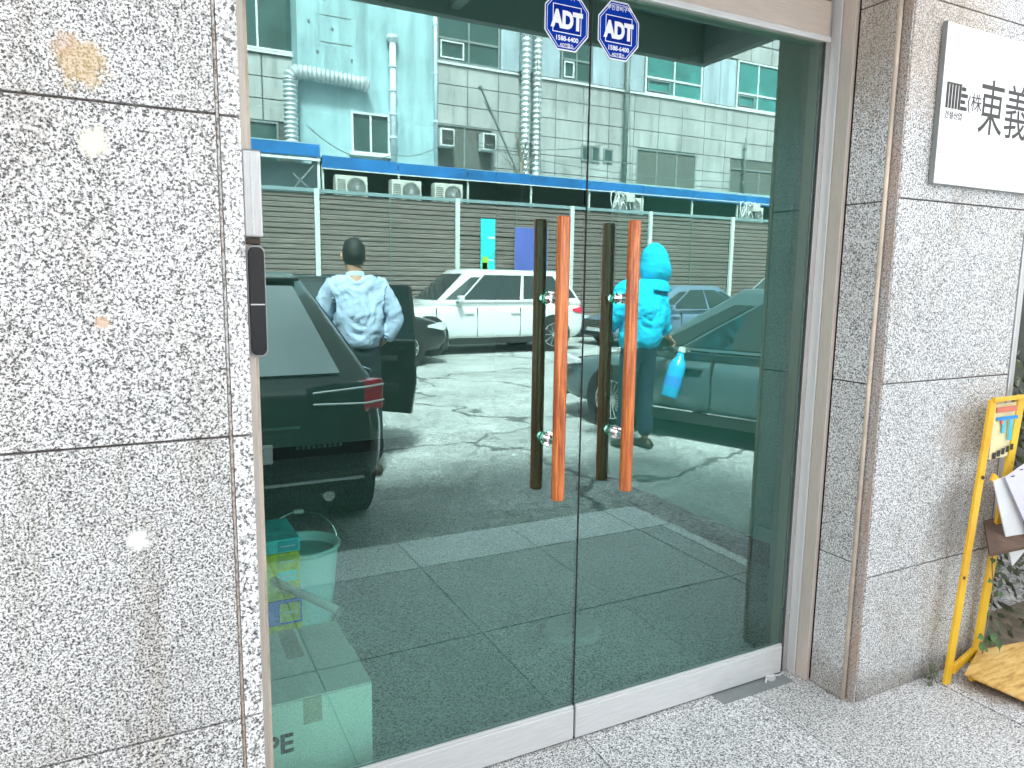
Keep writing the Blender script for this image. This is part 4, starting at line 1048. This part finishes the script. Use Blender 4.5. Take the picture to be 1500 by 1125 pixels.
t.prism([ncl(dp(L_*.90, .72)+q_), ncl(dp(L_*.94, .72)+q_), ncl(dp(L_*.94, .77)+q_), ncl(dp(L_*.90, .77)+q_)], inv.to_3x3() @ (dn*.3)); t.obj("door_latch", M['chrome'], nc)

# dark car at the right
hd = Vector((-.33, -.94)).normalized(); rzr = math.atan2(-hd.x, hd.y)
rc_w = 1.86
side = Vector((hd.y, -hd.x))        # the side facing -x
hub = Vector((3.10, RY(4.25)))
ctr = hub - side*(rc_w/2) - hd*(4.8/2-4.8*.195)
car("dark glossy sedan at the right with many-spoked wheel, beside the person in cyan", (ctr.x, ctr.y, 0), rzr, 4.8, rc_w, 1.45, 'teal_paint', 'sedan', spokes=20)
car("white SUV parked broadside before the fence, under the turquoise banner", (5.25, RY(12.6), 0), PI/2, 4.6, 1.86, 1.73, 'white_paint', 'suv', spokes=10)
car("black car mostly hidden behind the open door, nose against the white SUV", (1.45, RY(11.0), 0), -PI/2, 4.5, 1.84, 1.55, 'black_paint', 'suv')
car("blue grey sedan to the right of the person in cyan, near the fence", (10.6, RY(12.6), 0), PI/2, 4.5, 1.82, 1.45, 'blue_paint', 'sedan')
car("white SUV at the far right, only nose and screen pillar in view", (12.6, RY(10.3), 0), PI/2, 4.6, 1.86, 1.75, 'white_paint', 'suv')
car("red car between the blue grey sedan and the fence at far right", (16.0, RY(13.6), 0), PI/2, 4.4, 1.8, 1.42, 'red_paint', 'sedan')

# ================================================================== people
def skin(name, verts, edges, rad, mat, parent, sub=2, root=0):
    me = bpy.data.meshes.new(name); me.from_pydata([tuple(v) for v in verts], edges, [])
    o = bpy.data.objects.new("tmp", me); COL.objects.link(o)
    md = o.modifiers.new("s", 'SKIN'); md.use_smooth_shade = True
    for i, sv in enumerate(me.skin_vertices[0].data):
        r_ = rad[i]; sv.radius = r_ if isinstance(r_, tuple) else (r_, r_); sv.use_root = (i == root)
    ms = o.modifiers.new("u", 'SUBSURF'); ms.levels = sub; ms.render_levels = sub
    dg = bpy.context.evaluated_depsgraph_get()
    m2 = bpy.data.meshes.new_from_object(o.evaluated_get(dg)); bpy.data.objects.remove(o)
    m2.materials.clear(); m2.materials.append(mat)
    for p in m2.polygons: p.use_smooth = True
    q = bpy.data.objects.new(name, m2); COL.objects.link(q); q.parent = parent
    return q
def ell(name, c, rx, ry, rz_, mat, parent, n=16, cut=None, rot=None):
    b = MB(); bmesh.ops.create_uvsphere(b.b, u_segments=n, v_segments=n, radius=1)
    for v in b.b.verts:
        p = Vector((v.co.x*rx, v.co.y*ry, v.co.z*rz_))
        if cut and v.co.z < cut: p.z = cut*rz_
        if rot: p.rotate(rot)
        v.co = p+Vector(c)
    return b.obj(name, mat, parent, smooth=True)
def person(label, loc, rz, J, mats, hood=False, held=None, Hs=1.0):
    """J: joints in local space, x right, y facing, z up"""
    root = thing("person", label, "person", loc, rz)
    V = lambda k: Vector(J[k])
    names = ['pelvis', 'belly', 'chest', 'neck', 'head', 'headtop', 'shL', 'elL', 'wrL', 'paL', 'shR', 'elR', 'wrR', 'paR', 'hipL', 'knL', 'anL', 'hipR', 'knR', 'anR']
    idx = {n_: i for i, n_ in enumerate(names)}
    E_ = [('pelvis', 'belly'), ('belly', 'chest'), ('chest', 'neck'), ('neck', 'head'), ('head', 'headtop'), ('chest', 'shL'), ('shL', 'elL'), ('elL', 'wrL'), ('wrL', 'paL'), ('chest', 'shR'), ('shR', 'elR'), ('elR', 'wrR'), ('wrR', 'paR'),
          ('pelvis', 'hipL'), ('hipL', 'knL'), ('knL', 'anL'), ('pelvis', 'hipR'), ('hipR', 'knR'), ('knR', 'anR')]
    rad = dict(pelvis=(.15, .11), belly=(.145, .105), chest=(.16, .11), neck=.055, head=(.086, .106), headtop=(.068, .082), shL=.062, elL=.043, wrL=.030, paL=(.040, .022), shR=.062, elR=.043, wrR=.030, paR=(.040, .022), hipL=.088, knL=.058, anL=.042, hipR=.088, knR=.058, anR=.042)
    body = skin("body", [V(n_) for n_ in names], [(idx[a_], idx[c_]) for a_, c_ in E_], [rad[n_] for n_ in names], M['skin'], root)
    # fingers and thumbs
    for s_ in 'LR':
        pa, wr = V('pa'+s_), V('wr'+s_); d = (pa-wr).normalized(); fwd = Vector((0, 1, 0)); sd_ = d.cross(fwd).normalized()
        acr = d.cross(sd_).normalized()
        vs, es, rs = [], [], []
        for q in range(4):
            o_ = pa+acr*(-.030+.020*q)+d*.012; ln = (.075, .085, .08, .062)[q]
            p1 = o_+d*ln*.45; cv = sd_*(1 if s_ == 'L' else -1)
            p2 = p1+d*ln*.25+cv*ln*.3; p3 = p2+cv*ln*.28-d*ln*.10
            i0 = len(vs); vs += [o_, p1, p2, p3]; es += [(i0, i0+1), (i0+1, i0+2), (i0+2, i0+3)]; rs += [.010, .0095, .009, .008]
            skin("finger", [o_-d*.02, o_, p1, p2, p3], [(0, 1), (1, 2), (2, 3), (3, 4)], [.011, .010, .0095, .009, .008], M['skin'], body, 1)
        th0 = wr.lerp(pa, .4)-acr*.03; skin("thumb", [th0, th0-acr*.02+d*.03, th0-acr*.015+d*.06], [(0, 1), (1, 2)], [.013, .011, .009], M['skin'], body, 1)
    # top
    tn = ['pelvis', 'belly', 'chest', 'neckb', 'shL', 'elL', 'cuL', 'shR', 'elR', 'cuR']
    tv = [V('pelvis')+Vector((0, 0, -.10 if hood else -.06)), V('belly'), V('chest'), V('chest').lerp(V('neck'), .78), V('shL'), V('elL'), V('elL').lerp(V('wrL'), .90), V('shR'), V('elR'), V('elR').lerp(V('wrR'), .90)]
    # wrinkled cloth: extra midpoints with uneven radius
    tr_ = [(.222, .170), (.222, .175), (.232, .165), (.095, .095), .108, .088, .060, .108, .088, .060]
    if hood: tr_ = [(.235, .175), (.225, .170), (.225, .160), (.125, .125), .110, .090, .062, .110, .090, .062]
    te = [(0, 1), (1, 2), (2, 3), (2, 4), (4, 5), (5, 6), (2, 7), (7, 8), (8, 9)]
    sh_ = skin("jacket" if hood else "shirt", tv, te, tr_, mats[0], root, 4, 0)
    for v in sh_.data.vertices:
        p = v.co
        sgx = 1 if p.x > 0 else -1
        al = p.z*.8+sgx*p.x*.6; ac_ = p.x*.8*sgx-p.z*.6      # folds run from the shoulders to the small of the back
        wv = mnoise.noise(Vector((al*3.0, ac_*15+mnoise.noise(p*6)*1.2, p.y*7+sgx)))
        w2 = mnoise.noise(Vector((p.x*5+9, p.y*8, p.z*30+p.x*12)))
        nn = .020*(1-abs(wv)*2.4)-.012+w2*.008+mnoise.noise(p*5)*.018
        v.co = p+v.normal*nn*(.45 if abs(p.x) > .22 else 1)
    # trousers
    pn_ = [V('pelvis')+Vector((0, 0, .08)), V('pelvis')+Vector((0, 0, -.03)), V('hipL'), V('knL'), V('anL')+Vector((0, 0, .02)), V('hipR'), V('knR'), V('anR')+Vector((0, 0, .02))]
    pt_ = skin("trousers", pn_, [(0, 1), (1, 2), (2, 3), (3, 4), (1, 5), (5, 6), (6, 7)], [(.165, .125), (.165, .125), .105, .082, .078, .105, .082, .078], mats[1], root, 2, 0)
    for v in pt_.data.vertices: v.co += v.normal*(mnoise.noise(v.co*11)*.010)
    for s_ in 'LR':
        a_ = V('an'+s_); b = MB()
        rs_ = [(-.09, .036, .05), (-.05, .044, .085), (.03, .045, .085), (.10, .050, .055), (.165, .040, .040), (.19, .018, .028)]
        b.loft([[(a_.x+w_*math.cos(t_), a_.y+yy, max(0.002, hh*.5+hh*.5*math.sin(t_))) for t_ in [2*PI*q/12 for q in range(12)]] for yy, w_, hh in rs_]); b.obj("shoe", M['leather'], root, smooth=True)
    hc = V('head').lerp(V('headtop'), .45)
    ell("nose", hc+Vector((0, .105, -.02)), .014, .022, .022, M['skin'], body, 8)
    for s_ in (-1, 1):
        ell("eye", hc+Vector((s_*.032, .088, .012)), .013, .012, .009, M['winframe'], body, 8)
        ell("ear", hc+Vector((s_*.096, -.005, -.012)), .013, .022, .034, M['skin'], body, 10)
    ell("mouth", hc+Vector((0, .094, -.062)), .024, .010, .006, M['poster_red'], body, 8)
    if not hood:
        hr = ell("hair", hc+Vector((0, -.022, .022)), .090, .112, .118, M['hair'], root, 24, None, Matrix.Rotation(-.30, 3, 'X'))
        for v in hr.data.vertices: v.co += v.normal*(mnoise.noise(v.co*26)*.010)
        b = MB(); cv_ = V('chest').lerp(V('neck'), .72)
        b.loft([[(cv_.x+q*math.cos(t_), cv_.y+q*.95*math.sin(t_), cv_.z+z-.012*math.sin(t_)) for t_ in [2*PI*k_/20 for k_ in range(20)]] for q, z in ((.092, -.02), (.080, .02), (.072, .055), (.068, .052), (.078, -.02))], cap=False); b.obj("collar", mats[0], root, smooth=True)
        b = MB(); pv_ = V('pelvis'); b.loft([[(pv_.x+.163*q*math.cos(t_), pv_.y+.126*q*math.sin(t_), pv_.z+.045+z) for t_ in [2*PI*k_/24 for k_ in range(24)]] for q, z in ((1.0, 0), (1.04, .002), (1.04, .036), (1.0, .038))], cap=False); b.obj("belt", M['trim'], root, smooth=True)
    else:
        hd_ = ell("hood", hc+Vector((.01, -.045, -.035)), .122, .132, .185, mats[0], root, 32, None, Matrix.Rotation(.15, 3, 'Y'))
        for v in hd_.data.vertices:
            q_ = (v.co-hc); fl = max(0, -q_.z-.02)
            v.co.x += (1 if q_.x > 0 else -1)*fl*.35*min(1, abs(q_.x)*9); v.co.y -= fl*.1
            v.co += v.normal*((1-abs(mnoise.noise(Vector((v.co.x*5, v.co.y*5, v.co.z*18))))*2.2)*.005)
        b = MB(); b.loft([[(hc.x+.01+q*math.cos(t_), hc.y-.04+q*.9*math.sin(t_), hc.z+z+.015*math.cos(t_)) for t_ in [2*PI*k_/24 for k_ in range(24)]] for q, z in ((.150, -.27), (.152, -.24), (.138, -.20), (.115, -.16))], cap=False); b.obj("hood_collar", mats[0], root, smooth=True)
    return root
# man in light blue shirt, back to us, hand on hip
J = dict(pelvis=(.0, 0, 1.00), belly=(.0, .0, 1.15), chest=(.01, .01, 1.38), neck=(.01, .035, 1.56), head=(.015, .06, 1.63), headtop=(.015, .075, 1.76),
         shL=(-.19, .0, 1.44), elL=(-.315, -.06, 1.20), wrL=(-.19, -.03, 1.03), paL=(-.13, .03, .99),
         shR=(.20, .0, 1.44), elR=(.30, .06, 1.22), wrR=(.24, .28, 1.22), paR=(.22, .36, 1.24),
         hipL=(-.10, 0, .90), knL=(-.12, .02, .50), anL=(-.13, -.02, .07), hipR=(.10, 0, .90), knR=(.12, .03, .50), anR=(.13, .0, .07))
def flip(J): return J
person("man in light blue shirt and dark trousers, back turned, hand on hip", (.235, RY(3.5), 0), PI, J, (M['shirt'], M['trousers'])).scale = (.92, .92, .985)
# person in cyan jacket holding a bottle
J2 = dict(pelvis=(.0, 0, .95), belly=(.0, .0, 1.10), chest=(-.02, .0, 1.34), neck=(-.09, .02, 1.55), head=(-.13, .03, 1.64), headtop=(-.15, .03, 1.76),
          shL=(-.20, .0, 1.42), elL=(-.27, .05, 1.16), wrL=(-.40, .12, 1.01), paL=(-.455, .13, .965),
          shR=(.19, .0, 1.40), elR=(.28, .02, 1.18), wrR=(.24, .16, 1.05), paR=(.22, .22, 1.03),
          hipL=(-.09, 0, .86), knL=(-.10, .03, .48), anL=(-.10, .0, .07), hipR=(.09, 0, .86), knR=(.10, .03, .48), anR=(.11, .03, .07))
pc = person("hooded person in a bright cyan jacket and navy trousers, back turned, holding a bottle", (2.76, RY(3.38), 0), PI, J2, (M['jacket'], M['jeans']), hood=True)
t = thing("spray_bottle", "cyan bottle hanging from the hand of the person in cyan", "bottle", (3.215, RY(3.50), .42), 0)
t.rotation_euler = (0, .30, 0)
b = MB(); b.loft([[(q*math.cos(2*PI*k/20), q*math.sin(2*PI*k/20), z) for k in range(20)] for q, z in ((.075, 0), (.082, .01), (.082, .29), (.07, .34), (.035, .40), (.03, .44))]); b.obj("bottle_body", M['bottle'], t, smooth=True)
b = MB(); b.tube([(0, 0, .441), (0, 0, .49)], .036, 16); b.obj("cap", M['winframe'], t)
b = MB(); b.loft([[(.0835*math.cos(2*PI*k/20), .0835*math.sin(2*PI*k/20), z) for k in range(20)] for z in (.10, .20)], cap=False); b.obj("label_band", M['poster_blue'], t, smooth=True)
